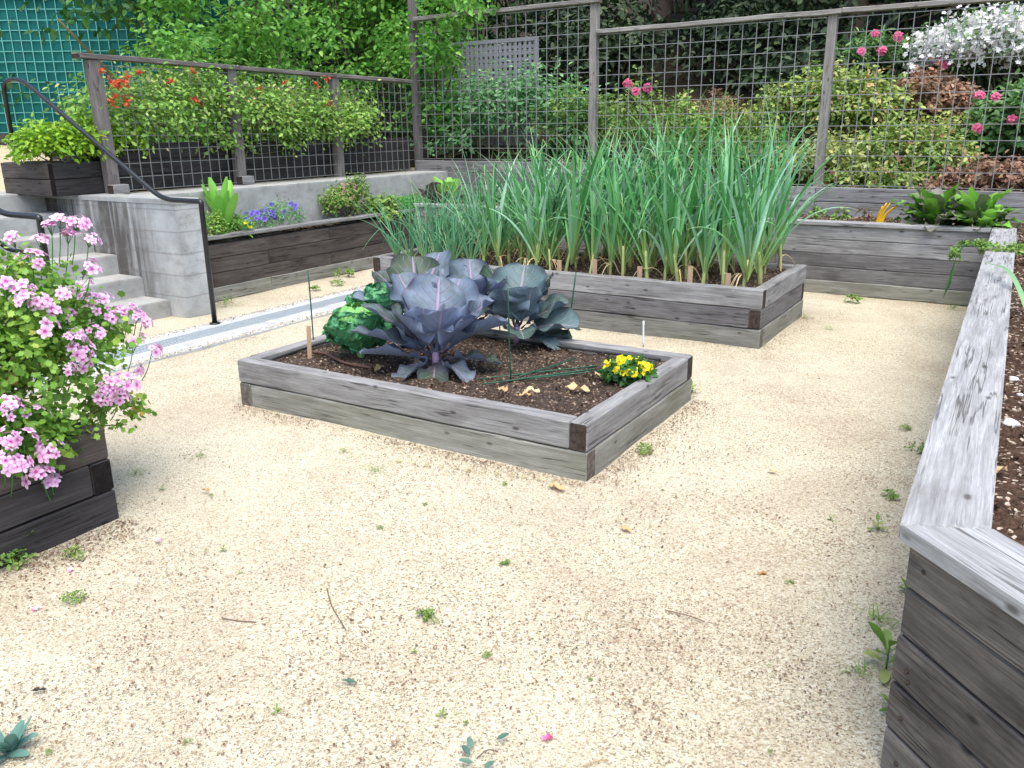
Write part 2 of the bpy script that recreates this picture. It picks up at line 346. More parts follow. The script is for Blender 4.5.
M['soilbit'] = leafmat('mulch_chip', [(0, (.025, .016, .011)), (.6, (.09, .06, .042)), (.9, (.2, .14, .1)), (1, (.45, .36, .27))], .9, 0, .1)

# ------------------------------------------------------------------ geometry helpers
def unit(a): a = np.asarray(a, float); return a/np.maximum(np.linalg.norm(a, axis=-1, keepdims=True), 1e-9)
def timber(name, parent, A, B, w, h, mats, bev=.006, jit=.0018, label=None, nseg=None):
    """sawn board from A to B (world points on its axis), w across, h tall, local x along the length"""
    A = np.asarray(A, float); B = np.asarray(B, float); L = np.linalg.norm(B-A); x = (B-A)/L
    up = np.array([0, 0, 1.]) if abs(x[2]) < .9 else np.array([0, -1., 0])
    y = unit(np.cross(up, x)); z = np.cross(x, y)
    n = nseg or max(2, int(L/.25)); b = bev
    sec = np.array([(-w/2+b, -h/2), (w/2-b, -h/2), (w/2, -h/2+b), (w/2, h/2-b), (w/2-b, h/2), (-w/2+b, h/2), (-w/2, h/2-b), (-w/2, -h/2+b)])
    xs = np.linspace(-L/2+b, L/2-b, n+1)
    rings = []
    def ring(xx, s): return np.c_[np.full(8, xx), sec*s]
    ins = np.array([(w-2*b*.7)/w, (h-2*b*.7)/h])
    rings.append(np.c_[np.full(8, -L/2), sec*ins])
    for k, xx in enumerate(xs):
        o = RNG.normal(0, jit, 2)
        rings.append(np.c_[np.full(8, xx), sec+o+RNG.normal(0, jit*.35, (8, 2))])
    rings.append(np.c_[np.full(8, L/2), sec*ins])
    V = np.concatenate(rings); m = len(rings)
    i = np.arange(8); F = np.concatenate([np.c_[r*8+i, r*8+(i+1) % 8, (r+1)*8+(i+1) % 8, (r+1)*8+i] for r in range(m-1)])
    g = G(); g.add(V, F[:, ::-1])
    g.F.append(np.array([list(range(8))])); g.M.append(np.array([1])); g.F.append(np.array([[(m-1)*8+k for k in range(7, -1, -1)]])); g.M.append(np.array([1]))
    o = g.obj(name, mats, None, None, smooth=False, world=False)
    R = Matrix(((x[0], y[0], z[0]), (x[1], y[1], z[1]), (x[2], y[2], z[2]))).to_4x4()
    mid = (A+B)/2 - (np.array(parent.location) if parent is not None else 0)
    o.matrix_basis = Matrix.Translation(Vector(mid)) @ R
    if parent is not None: o.parent = parent
    if label: o['label'] = label
    return o
def box_g(g, a, b, mi=0, rnd=0.):
    x0, y0, z0 = a; x1, y1, z1 = b
    V = [(x0, y0, z0), (x1, y0, z0), (x1, y1, z0), (x0, y1, z0), (x0, y0, z1), (x1, y0, z1), (x1, y1, z1), (x0, y1, z1)]
    g.add(V, np.array([(0, 3, 2, 1), (4, 5, 6, 7), (0, 1, 5, 4), (1, 2, 6, 5), (2, 3, 7, 6), (3, 0, 4, 7)]), rnd, 0, 0, mi)
def prism_bev(name, mat, parent, poly, z0, z1, bev=.012):
    """extruded convex polygon with a small bevel on the top edge"""
    P = np.array(poly, float); c = P.mean(0); Q = P + unit(c-P)*bev
    n = len(P); V = np.concatenate([np.c_[P, np.full(n, z0)], np.c_[P, np.full(n, z1-bev)], np.c_[Q, np.full(n, z1)]])
    i = np.arange(n); F = np.concatenate([np.c_[r*n+i, r*n+(i+1) % n, (r+1)*n+(i+1) % n, (r+1)*n+i] for r in range(2)])
    g = G(); g.add(V, [F, np.array([[2*n+k for k in range(n)]]), np.array([list(range(n-1, -1, -1))])])
    return g.obj(name, mat, parent, smooth=False)
def catmull(P, per=6):
    P = np.asarray(P, float); Q = np.concatenate([[2*P[0]-P[1]], P, [2*P[-1]-P[-2]]]); out = []
    for k in range(1, len(Q)-2):
        for t in np.linspace(0, 1, per, endpoint=False):
            a, b, c, d = Q[k-1:k+3]
            out.append(.5*((2*b)+(-a+c)*t+(2*a-5*b+4*c-d)*t*t+(-a+3*b-3*c+d)*t**3))
    out.append(P[-1]); return np.array(out)
def roundpoly(P, r, n=6):
    P = [np.asarray(p, float) for p in P]; out = [P[0]]
    for a, b, c in zip(P, P[1:], P[2:]):
        d1, d2 = a-b, c-b; l = min(r, np.linalg.norm(d1)*.45, np.linalg.norm(d2)*.45)
        s, e = b+unit(d1)*l, b+unit(d2)*l
        for t in np.linspace(0, 1, n): out.append((1-t)**2*s+2*t*(1-t)*b+t*t*e)
    out.append(P[-1]); return np.array(out)
def tube(g, pts, rad, sides=6, rnd=0., mi=0, caps=True):
    P = np.asarray(pts, float); n = len(P); rad = np.broadcast_to(np.asarray(rad, float), (n,))
    T = unit(np.gradient(P, axis=0)); ref = np.array([0, 0, 1.]) if abs(T[0][2]) < .9 else np.array([1., 0, 0])
    a = unit(np.cross(T[0], ref)); A = [a]
    for k in range(1, n):
        a = a - T[k]*(a@T[k]); a = unit(a); A.append(a)
    A = np.array(A); B = np.cross(T, A); ph = np.arange(sides)*2*PI/sides
    V = (P[:, None]+rad[:, None, None]*(np.cos(ph)[None, :, None]*A[:, None]+np.sin(ph)[None, :, None]*B[:, None])).reshape(-1, 3)
    i = np.arange(sides); F = np.concatenate([np.c_[k*sides+i, k*sides+(i+1) % sides, (k+1)*sides+(i+1) % sides, (k+1)*sides+i] for k in range(n-1)])
    s = np.repeat(np.linspace(0, 1, n), sides); Fs = [F]
    if caps: Fs += [np.array([list(range(sides-1, -1, -1))]), np.array([[(n-1)*sides+k for k in range(sides)]])]
    g.add(V, Fs, rnd, s, 0, mi)
def strip(g, pts, width, side, fold=.25, rnd=0., mi=0):
    """leaf blade: pts along, width per point, side = sideways vector, fold lifts the edges"""
    P = np.asarray(pts, float); n = len(P); w = np.broadcast_to(np.asarray(width, float), (n,))
    T = unit(np.gradient(P, axis=0)); S = unit(np.asarray(side, float) - T*(T@np.asarray(side, float))[:, None]); U = np.cross(S, T)
    V = np.stack([P-S*w[:, None]/2+U*(w*fold)[:, None], P, P+S*w[:, None]/2+U*(w*fold)[:, None]], 1).reshape(-1, 3)
    k = np.arange(n-1)*3; F = np.concatenate([np.c_[k, k+1, k+4, k+3], np.c_[k+1, k+2, k+5, k+4]])
    g.add(V, F, rnd, np.repeat(np.linspace(0, 1, n), 3), np.tile([-1, 0, 1], n), mi)
# leaf templates: V, F list, s, t
LEAF = (np.array([(0, 0, 0), (.3, -.26, .07), (.72, -.2, .05), (1, 0, -.06), (.72, .2, .05), (.3, .26, .07)]), [np.array([(0, 1, 2, 3), (0, 3, 4, 5)])], np.array([0, .3, .7, 1, .7, .3]), np.array([0, -1, -1, 0, 1, 1.]))
LONG = (np.array([(0, 0, 0), (.35, -.13, .05), (.75, -.1, .0), (1, 0, -.16), (.75, .1, .0), (.35, .13, .05)]), [np.array([(0, 1, 2, 3), (0, 3, 4, 5)])], LEAF[2], LEAF[3])
def _lobed():
    V = [(0, 0, .0)]; k = 5
    for a in np.linspace(-2.3, 2.3, 11):
        r = .62 if round((a+2.3)/.46) % 2 == 0 else .44
        V.append((.42+r*math.cos(a)*.9, r*math.sin(a), .10*abs(math.sin(a))+.02*math.cos(3*a)))
    V = np.array(V); F = [np.array([(0, i, i+1) for i in range(1, 11)])]
    return V, F, np.linspace(0, 1, 12)*0+np.r_[0, np.ones(11)], np.zeros(12)
LOBED = _lobed()
CHIP = (np.array([(.5, 0, 0), (0, .42, .06), (-.5, .05, 0), (0, -.4, -.04), (.05, .02, .34), (0, 0, -.3)]), [np.array([(0, 1, 4), (1, 2, 4), (2, 3, 4), (3, 0, 4), (1, 0, 5), (2, 1, 5), (3, 2, 5), (0, 3, 5)])], np.zeros(6), np.zeros(6))
def _flower(k=5, wide=.5, lift=.15):
    V = []; F = []; S = []
    for i in range(k):
        a = i*2*PI/k; c, s_ = math.cos(a), math.sin(a); b = len(V)
        for (x, y, z, sv) in ((.06, -.05, 0, 0), (.06, .05, 0, 0), (.6, wide*.75, lift, .6), (.6, -wide*.75, lift, .6), (1, .16, lift*.6, 1), (1, -.16, lift*.6, 1)):
            V.append((x*c-y*s_, x*s_+y*c, z)); S.append(sv)
        F += [(b, b+3, b+2, b+1), (b+3, b+5, b+4, b+2)]
    return np.array(V), [np.array(F)], np.array(S), np.zeros(len(V))
FLOWER = _flower(); PANSY = _flower(5, .62, .1)
def inst(g, tm, pos, X, Zn, scale, rnd, mi=0):
    V, Fs, s, t = tm; pos = np.asarray(pos, float); n = len(pos)
    X = unit(np.broadcast_to(X, (n, 3))); Zn = np.broadcast_to(Zn, (n, 3)); Y = unit(np.cross(Zn, X)); Z = np.cross(X, Y)
    sc = np.asarray(scale, float)
    if sc.ndim < 2: sc = np.broadcast_to(sc.reshape(-1, 1) if sc.ndim else sc, (n, 3))
    W = pos[:, None]+(V[None, :, 0:1]*sc[:, None, 0:1])*X[:, None]+(V[None, :, 1:2]*sc[:, None, 1:2])*Y[:, None]+(V[None, :, 2:3]*sc[:, None, 2:3])*Z[:, None]
    m = len(V); off = (np.arange(n)*m)[:, None, None]
    g.add(W.reshape(-1, 3), [(f[None]+off).reshape(-1, f.shape[1]) for f in Fs], np.repeat(np.broadcast_to(rnd, (n,)), m), np.tile(s, n), np.tile(t, n), mi)
def rdir(n): return unit(RNG.normal(size=(n, 3)))
def cloud(g, blobs, n, size, tm=LEAF, per=22, spread=.16, up=.5, outw=.6, shell=.28, zmin=None, lo=0., hi=1., mi=0, jit=.45, droop=.2, clump=.55):
    """leaf clumps spread through ellipsoidal volumes; blobs rows: cx cy cz rx ry rz"""
    B = np.asarray(blobs, float); wgt = (B[:, 3]*B[:, 4]*B[:, 5])**.667; wgt /= wgt.sum()
    K = max(1, n//per); bi = RNG.choice(len(B), K, p=wgt)
    d = rdir(K); d[:, 2] = np.where(d[:, 2] < -.35, -d[:, 2]*.6, d[:, 2]); d = unit(d)
    rr = 1-np.abs(RNG.normal(0, shell, K)); rr = np.clip(rr, .15, 1.12)
    C = B[bi, :3]+d*rr[:, None]*B[bi, 3:]; cr = RNG.random(K)
    ci = np.repeat(np.arange(K), per); nn = len(ci); R = B[bi[ci], 3:]
    P = C[ci]+RNG.normal(size=(nn, 3))*np.minimum(R, R.mean(1, keepdims=True))*spread
    if zmin is not None: P[:, 2] = np.maximum(P[:, 2], zmin+RNG.random(nn)*.05)
    o = unit((P-B[bi[ci], :3])/R); Zn = unit(o*outw+np.array([0, 0, up])+RNG.normal(size=(nn, 3))*jit)
    X = unit(np.cross(Zn, rdir(nn))+o*.4-np.array([0, 0, droop]))
    rv = np.clip(lo+(hi-lo)*(clump*cr[ci]+(1-clump)*RNG.random(nn)), 0, 1)
    inst(g, tm, P, X, Zn, size*(.65+.7*RNG.random(nn)), rv, mi)
def softtwigs(g, base, blobs, n=10, r=.01):
    for k in range(n):
        b = blobs[k % len(blobs)]; d = rdir(1)[0]; e = np.array(b[:3])+d*np.array(b[3:6])*.75; m = (np.array(base)+e)/2+RNG.normal(0, .06, 3)
        s0 = np.array(base)+np.r_[RNG.normal(0, .04, 2), 0]
        tube(g, catmull([s0, m, e], 4), np.linspace(r, r*.35, 9), 5)

# ------------------------------------------------------------------ SETTING
def sheet(name, mat, us, vs, hfun, kind='structure'):
    U, Vv = np.meshgrid(us, vs); Z = hfun(U, Vv); g = G(); n = len(us)
    i, j = np.meshgrid(np.arange(len(us)-1), np.arange(len(vs)-1)); a = (j*n+i).ravel()
    g.add(np.c_[U.ravel(), Vv.ravel(), Z.ravel()], np.c_[a, a+1, a+n+1, a+n])
    return tag(g.obj(name, mat), kind=kind)
def lumps(U, V, amp, k, ph=0.): return amp*(np.sin(U*k+ph)*np.cos(V*k*1.13+ph*2)+.5*np.sin(U*k*2.3+V*k*1.7+ph)+.3*np.cos(U*k*4.1-V*k*3.3))
us = np.unique(np.r_[np.linspace(-150, -9, 12), np.linspace(-9, 5, 120), np.linspace(5, 150, 12)]); vs = np.unique(np.r_[np.linspace(-60, 0, 8), np.linspace(0, 9, 90), np.linspace(9, 250, 12)])
sheet('gravel_yard', M['gravel'], us, vs, lambda U, V: lumps(U, V, .004, 2.6)+lumps(U, V, .0025, 9., 1.3))
def hillz(U, V):
    z = .84+.05*np.maximum(0, -U-2.1)*(U > -7.6)+.275*(U <= -7.6)+.30*np.maximum(0, V-10.2)+.06*np.maximum(0, V-15)**1.25
    return z+lumps(U, V, .035, 1.9, .7)
def terrz(U, V): return 1.03+.052*np.maximum(0, -8.9-U)+.09*np.maximum(0, -13.5-U)+.10*np.maximum(0, V-11)+lumps(U, V, .012, 2.2)*(U < -8.8)
sheet('hillside', M['hill'], np.linspace(-7.7, 70, 110), np.unique(np.r_[np.linspace(9.97, 20, 50), np.linspace(20, 120, 20)]), hillz)
sheet('upper_terrace', M['drygrass'], np.linspace(-15.5, -7.62, 40), np.unique(np.r_[np.linspace(-40, 3.19, 14), np.linspace(3.19, 10.6, 30)]), lambda U, V: terrz(U, V)-.9*(U > -8.5)*(V < 4.75))
sheet('wooded_ground', M['hill'], np.linspace(-15.5, -7.62, 30), np.linspace(10.6, 120, 60), lambda U, V: terrz(U, V)+.12*np.maximum(0, V-14))
sheet('wooded_ground', M['hill'], np.linspace(-90, -15.5, 50), np.linspace(-40, 120, 70), lambda U, V: terrz(U, V)+.12*np.maximum(0, V-14)+.1*np.maximum(0, -18-U))
# concrete strip with its drain
pth = prism_bev('concrete_path', M['path'], None, [(-5.96, 1.5), (-5.30, 1.5), (-5.30, 8.3), (-5.96, 8.3)], -.02, .016, .006); tag(pth, kind='structure')
g = G(); v = 1.5
while v < 8.28:
    for du in (-.046, .0, .046): box_g(g, (-5.66+du-.018, v, .017), (-5.66+du+.018, v+.018, .021))
    v += .03
box_g(g, (-5.755, 1.5, .016), (-5.738, 8.28, .022)); box_g(g, (-5.582, 1.5, .016), (-5.565, 8.28, .022))
dg = g.obj('drain_grate', M['grate'], smooth=False); tag(dg, 'long narrow grey drain grate set along the pale concrete path', 'drain grate')

# concrete stair and walls
t = thing('concrete_stairs', 'concrete stairs climbing past the black handrails to the upper terrace', 'stairs', (-7.2, 3.95, 0))
for k in range(6):
    u1 = -6.56-.34*k; z1 = .155+.18*k; u0 = u1-.34 if k < 5 else -8.75
    prism_bev('step', M['concrete'], t, [(u0, 3.16), (u1+.012, 3.16), (u1+.012, 4.728), (u0, 4.728)], 0 if k == 0 else z1-.19, z1, .014)
w = thing('stair_wall', 'mildew streaked concrete wall along the side of the stairs', 'wall', (-7.5, 4.86, 0))
g = G(); us_ = np.linspace(-8.75, -6.31, 3)
box_g(g, (-8.75, 4.733, -.02), (-6.31, 4.985, 1.0)); wb = g.obj('wall_body', M['concrete_stain'], w, smooth=False)
prism_bev('wall_top', M['concrete'], w, [(-8.76, 4.728), (-6.304, 4.728), (-6.304, 4.99), (-8.76, 4.99)], 1.001, 1.042, .012)
w = thing('concrete_wall', 'concrete wall at the far side of the stairs, hidden behind pink flowers', 'wall', (-7.5, 3.0, 0))
g = G(); box_g(g, (-8.75, 2.9, -.02), (-6.31, 3.155, 1.04)); g.obj('wall_body', M['concrete'], w, smooth=False)
w = thing('concrete_curb', 'pale concrete curb wall under the upper wire fence', 'wall', (-7.3, 7.4, .6))
prism_bev('wall_body', M['concrete'], w, [(-7.66, 4.992), (-7.09, 4.992), (-7.09, 9.9), (-7.66, 9.9)], .0, 1.03, .015)

# ------------------------------------------------------------------ TIMBER BEDS
def bed(label, u0, u1, v0, v1, layers, mats, soil, soilz, h=.142, th=.092, nm='raised_bed', cat='raised bed', first='A', soiln=40):
    t = thing(nm, label, cat, ((u0+u1)/2, (v0+v1)/2, 0))
    for k in range(layers):
        top = layers-1-k; z = top*h+h/2-.012*(k == layers-1); hh = h-.004+.02*(k == layers-1); A = (k % 2 == 0) == (first == 'A'); m = mats[min(k, len(mats)-1)]
        o = [RNG.normal(0, .0025) for _ in range(4)]
        if A: segs = [((u0, v0+th/2), (u1-th-.001, v0+th/2)), ((u1-th/2, v0), (u1-th/2, v1-th-.001)), ((u1, v1-th/2), (u0+th+.001, v1-th/2)), ((u0+th/2, v1), (u0+th/2, v0+th+.001))]
        else: segs = [((u0+th+.001, v0+th/2), (u1, v0+th/2)), ((u1-th/2, v0+th+.001), (u1-th/2, v1)), ((u1-th-.001, v1-th/2), (u0, v1-th/2)), ((u0+th/2, v1-th-.001), (u0+th/2, v0))]
        for q, (a, b) in enumerate(segs):
            d = np.array([(0, o[q]), (o[q], 0)][q % 2])
            timber('timber', t, (*(np.array(a)+d), z), (*(np.array(b)+d), z), th, hh, m)
    g = G(); uu = np.linspace(u0+th-.02, u1-th+.02, soiln); vv = np.linspace(v0+th-.02, v1-th+.02, max(8, int(soiln*(v1-v0)/(u1-u0))))
    U, V = np.meshgrid(uu, vv); Z = soilz+lumps(U, V, .009, 7)+RNG.normal(0, .007, U.shape)
    n = len(uu); i, j = np.meshgrid(np.arange(n-1), np.arange(len(vv)-1)); a = (j*n+i).ravel()
    g.add(np.c_[U.ravel(), V.ravel(), Z.ravel()], np.c_[a, a+1, a+n+1, a+n]); g.obj('soil', soil, t)
    n = int((u1-u0)*(v1-v0)*900); g = G(); P = np.c_[RNG.uniform(u0+th+.01, u1-th-.01, n), RNG.uniform(v0+th+.01, v1-th-.01, n), soilz+RNG.normal(.006, .008, n)]
    inst(g, CHIP, P, rdir(n), rdir(n), RNG.uniform(.006, .024, n), RNG.random(n)); o = g.obj('soil_crumbs', M['soilbit'], t, smooth=False); o['kind'] = 'stuff'
    return t
WG = [(M['wood'], M['end']), (M['wood_low'], M['end_grey'])]
bed('low grey timber bed of cabbages and yellow pansies in the middle of the gravel', -3.975, -1.62, 3.28, 4.70, 2, WG, M['soil'], .235, .1425)
bed('three timber high grey bed packed with leeks and onions', -5.31, -1.60, 6.10, 7.43, 3, [(M['wood'], M['end']), (M['wood_mid'], M['end']), (M['wood_low'], M['end_grey'])], M['soil'], .405, .1485, first='B', soiln=60)
bed('black brown timber planter overflowing with pink flowers at the left edge', -5.2, -3.19, .30, 1.915, 3, [(M['wood_dark'], M['end_black']), (M['wood_black'], M['end_black']), (M['wood_black'], M['end_black'])], M['soil'], .36, .14, nm='planter_box', cat='planter', first='B', soiln=30)

def soilsheet(parent, poly_u, poly_v, z, mat, chips=700, step=.06, inside=None):
    g = G(); uu = np.arange(poly_u[0], poly_u[1]+step, step); vv = np.arange(poly_v[0], poly_v[1]+step, step)
    U, V = np.meshgrid(np.clip(uu, *poly_u), np.clip(vv, *poly_v)); Z = z+lumps(U, V, .012, 6)+RNG.normal(0, .008, U.shape)
    n = len(uu); i, j = np.meshgrid(np.arange(n-1), np.arange(len(vv)-1)); a = (j*n+i).ravel(); F = np.c_[a, a+1, a+n+1, a+n]
    if inside is not None:
        ok = inside(U.ravel(), V.ravel()); F = F[ok[F].all(1)]
    g.add(np.c_[U.ravel(), V.ravel(), Z.ravel()], F); g.obj('soil', mat, parent)
    n = int((poly_u[1]-poly_u[0])*(poly_v[1]-poly_v[0])*chips); g = G(); P = np.c_[RNG.uniform(*poly_u, n), RNG.uniform(*poly_v, n), z+RNG.normal(.01, .008, n)]
    if inside is not None: P = P[inside(P[:, 0], P[:, 1])]
    n = len(P); inst(g, CHIP, P, rdir(n), rdir(n), RNG.uniform(.008, .032, n), RNG.random(n)); o = g.obj('soil_crumbs', M['soilbit'], parent, smooth=False); o['kind'] = 'stuff'

# left planter against the curb
t = thing('planter_wall', 'dark stained timber planter with flowers, right of the stairs', 'planter', (-6.75, 6.8, 0))
hs = [.0, .135, .275, .415, .555]
for k in range(4):
    m = (M['wood_low'], M['end_grey']) if k == 0 else ((M['wood_dark'], M['end_black']))
    d = RNG.normal(0, .002)
    for a, b in (((4.995, 7.02), (7.023, 8.54)) if k % 2 else ((4.995, 6.1), (6.103, 8.54))):
        timber('board', t, (-6.745+d+(.012 if k == 0 else 0), a, hs[k]+.07), (-6.745+d+(.012 if k == 0 else 0), b, hs[k]+.07), .05, .137 if k < 3 else .135, m)
timber('cap_board', t, (-6.755, 4.993, .619), (-6.755, 8.60, .619), .125, .036, (M['wood'], M['end']))
soilsheet(t, (-7.08, -6.79), (5.0, 9.84), .57, M['soil'])
# back planter
t = thing('planter_wall', 'long grey timber planter under the tall back fence', 'planter', (-3.4, 8.6, 0))
for k in range(5):
    z = .0+.133*k+.066; m = [(M['wood_low'], M['end_grey']), (M['wood_mid'], M['end']), (M['wood_mid'], M['end']), (M['wood'], M['end']), (M['wood'], M['end'])][k]
    cuts = [-6.70, -4.2+.9*(k % 2), -2.15-.7*(k % 2), -.135]
    for a, b in zip(cuts, cuts[1:]):
        d = RNG.normal(0, .002); timber('board', t, (a+.002, 8.575+d-(.01 if k == 0 else 0), z), (b-.001, 8.575+d-(.01 if k == 0 else 0), z), .05, .131, m)
timber('cap_board', t, (-6.69, 8.60, .684), (-3.1, 8.60, .684), .15, .038, (M['cap'], M['end_grey'])); timber('cap_board', t, (-3.097, 8.60, .684), (-.297, 8.60, .684), .15, .038, (M['cap'], M['end_grey']))
soilsheet(t, (-7.05, -.05), (8.62, 9.86), .625, M['mulch'], 350, .09)
# right planter with its angled near end
def rin(U, V): return (U > -.10) & ((U-.0)+(V-2.0) > .12)
t = thing('planter_wall', 'grey timber planter with wide silvered cap along the right edge', 'planter', (.0, 4.5, 0))
for k in range(5):
    z = .133*k+.066; d = RNG.normal(0, .0015)
    m = (M['wood_near'], M['end'])
    for a, b in (((2.05, 4.9), (4.903, 8.54)) if k % 2 else ((2.05, 6.2), (6.203, 8.54))):
        timber('board', t, (-.105+d, a, z), (-.105+d, b, z), .05, .131, (M['wood_mid'], M['end']))
    timber('board', t, (-.12+d, 2.033+d, z), (1.85, .063+d, z), .05, .128, m, jit=.0015)
def capmitre(name, pts, z0, z1, mat):
    o = prism_bev(name, mat, t, pts, z0, z1, .007); return o
def caplocal(name, pts, z0, z1, mat, ax):
    """cap board with mitred ends; local x runs along the board"""
    P = np.array(pts); c = P.mean(0); a = math.atan2(ax[1], ax[0]); R = np.array([[math.cos(a), math.sin(a)], [-math.sin(a), math.cos(a)]])
    Q = (P-c)@R.T; o = prism_bev(name, mat, None, Q, -(z1-z0)/2, (z1-z0)/2, .007); o.parent = t
    o.location = (c[0]-t.location[0], c[1]-t.location[1], (z0+z1)/2-t.location[2]); o.rotation_euler = (0, 0, a); return o
caplocal('cap_board', [(-.162, 1.992), (.022, 2.076), (-.105, 8.68), (-.292, 8.68)], .664, .703, M['cap'], (-.02, 1))
caplocal('cap_board', [(-.160, 1.986), (1.86, -.03), (1.99, .10), (.022, 2.070)], .663, .7025, M['cap'], (.707, -.707))
soilsheet(t, (-.09, 3.2), (.2, 9.8), .60, M['mulch'], 420, .07, rin)
g = G()
for (a, z) in ((.06, .60), (.052, .325), (.06, .30), (.055, .19), (.062, .06)):
    P = np.array([-.137+a*.707*1.0, 2.015-a*.707, z]) if False else np.array([-.138+a*.7, 2.016-a*.7, z])
    tube(g, [P-np.array([.004, .004, 0])*.1, P-np.array([.0035, .0035, 0])], .006, 8)
g.obj('nail', plain('rusty_nail', (.06, .04, .03), .6, .4, .4), t)

# ------------------------------------------------------------------ HANDRAILS
def handrail(label, v, low=False):
    t = thing('handrail', label, 'handrail', (-5.875, v, 0))
    P = [(-5.875, v, .0), (-5.872, v, 1.0), (-5.91, v, 1.048), (-6.36, v, 1.05), (-8.19, v, 2.09), (-8.51, v, 2.085), (-8.515, v, 1.05)]
    g = G(); tube(g, roundpoly(P[:2]+[(-5.868, v, 1.048)]+P[3:], .14, 7), .0215, 10); g.obj('rail', M['black_metal'], t)
    g = G()
    for q in (P[0], P[-1]): tube(g, [(q[0], v, q[2]+.016), (q[0], v, q[2]+.026)], .045, 14)
    g.obj('base_flange', M['black_metal'], t)
    if low:
        g = G(); tube(g, roundpoly([(-5.89, v, .79), (-6.36, v, .79), (-7.6, v, 1.50)], .1), .016, 8); g.obj('lower_rail', M['black_metal'], t)
handrail('black steel handrail in front of the mildewed stair wall', 4.66)
handrail('black steel handrail half hidden behind the pink flowers', 3.30, True)

# ------------------------------------------------------------------ FENCES
def meshpanel(parent, a, b, z0, z1, sx, sz, mat, r=.0045, name='wire_mesh', nrm=(0, 1)):
    a = np.array(a, float); b = np.array(b, float); L = np.linalg.norm(b-a); d = (b-a)/L; g = G()
    def bar(p, q):
        p = np.array(p); q = np.array(q); x = unit(q-p); y = np.array([-d[1], d[0], 0]); z = np.cross(x, y)
        V = [p+y*r*i+z*r*j for i, j in ((-1, -1), (1, -1), (1, 1), (-1, 1))]+[q+y*r*i+z*r*j for i, j in ((-1, -1), (1, -1), (1, 1), (-1, 1))]
        g.add(V, np.array([(0, 1, 5, 4), (1, 2, 6, 5), (2, 3, 7, 6), (3, 0, 4, 7)]))
    n = int(round(L/sx)); m = int(round((z1-z0)/sz)); off = np.array([-d[1], d[0]])*r*1.6
    for i in range(1, n): p = a+d*(L*i/n+RNG.normal(0, .002)); bar((*p, z0), (*(p+d*RNG.normal(0, .004)), z1))
    for j in range(0, m+1):
        z = z0+(z1-z0)*j/m
        bar((*(a+off), z+RNG.normal(0, .003)), (*(b+off), z+RNG.normal(0, .003)))
    return g.obj(name, mat, parent, smooth=False)
# upper fence over the curb
t = thing('wire_fence', 'lower wire mesh fence with dark grey posts above the concrete curb', 'fence', (-7.6, 7.4, 1.03))
PV = [5.04, 6.6, 8.2, 9.76]
for v in PV[:3]:
    timber('post', t, (-7.6, v, 1.0), (-7.6, v-.03*(v < 5.5), 2.245), .095, .115, (M['post'], M['end']))
for v in PV[:2]: timber('post_foot', t, (-7.52, v-.085, 1.08), (-7.52, v+.085, 1.08), .10, .09, (M['wood'], M['end']))
timber('top_rail', t, (-7.60, 4.86, 2.272), (-7.60, 8.2, 2.24), .135, .045, (M['post'], M['end'])); timber('top_rail', t, (-7.60, 8.203, 2.24), (-7.60, 9.72, 2.225), .135, .045, (M['post'], M['end']))
for a, b in zip(PV, PV[1:]): meshpanel(t, (-7.565, a+.06), (-7.565, b-.06), 1.06, 2.20, .12, .128, M['wire'], .0032)
# tall back fence
t = thing('wire_fence', 'tall back wire mesh fence with pale posts and rails', 'fence', (-3.4, 9.9, .9))
PU = [-7.66, -4.885, -2.095, .70, 3.5]; tops = [3.6, 3.03, 2.70, 2.72, 2.72]
for k, u in enumerate(PU):
    timber('post', t, (u, 9.93, .55), (u+.0, 9.93, tops[k]-.0), .095, .095, (M['post_pale'] if k else M['post'], M['end_grey']))
timber('top_rail', t, (-7.6, 9.90, 3.035), (-4.80, 9.90, 3.05), .12, .05, (M['post_pale'], M['end_grey']))
timber('top_rail', t, (-4.83, 9.90, 2.70), (-2.0, 9.90, 2.725), .12, .048, (M['post_pale'], M['end_grey'])); timber('top_rail', t, (-1.997, 9.90, 2.725), (3.5, 9.90, 2.74), .12, .048, (M['post_pale'], M['end_grey']))
for k in range(4):
    nb = 3 if k == 0 else 2; z = .62 if k else .70
    for q in range(nb): timber('base_board', t, (PU[k]+.002, 9.855, z+.158*q+.079), (PU[k+1]-.002, 9.855, z+.158*q+.079), .045, .155, (M['wood'] if k else M['wood_mid'], M['end']))
    meshpanel(t, (PU[k]+.05, 9.89), (PU[k+1]-.05, 9.89), z+.158*nb+.02, (3.0 if k == 0 else 2.67), .148, .15, M['wire'], .0036)
# green windscreen fence
a, b = _rot((-12.6, 14.2, 0))[:2], _rot((-4.3, 14.6, 0))[:2]; d = unit(b-a)
nrm = np.array([-d[1], d[0]])
zb = float(terrz(a[0]*.35+b[0]*.65, a[1]*.35+b[1]*.65))
t = thing('screen_fence', 'green windscreen fence with wire grid behind the stairs', 'fence', (*a, zb))
for q in range(2): timber('base_board', t, (*(a-nrm*.03), zb-.02+.17*q+.08), (*(b-nrm*.03), zb-.02+.17*q+.08), .05, .165, (M['wood_dark'], M['end']))
timber('top_rail', t, (*(a-nrm*.02), 3.70), (*(b-nrm*.02), 3.74), .12, .10, (M['post_pale'], M['end_grey']))
for k in range(4):
    p = a+(b-a)*(.02+.32*k); timber('post', t, (*(p+nrm*.07), zb-.3), (*(p+nrm*.07), 3.66), .09, .09, (M['post'], M['end']))
g = G(); n = 30; P0 = [(*(a+nrm*.01+(b-a)*k/n+nrm*.018*math.sin(k*2.1)), zb+.3) for k in range(n+1)]; P1 = [(p[0]+nrm[0]*.0, p[1], 3.66) for p in P0]
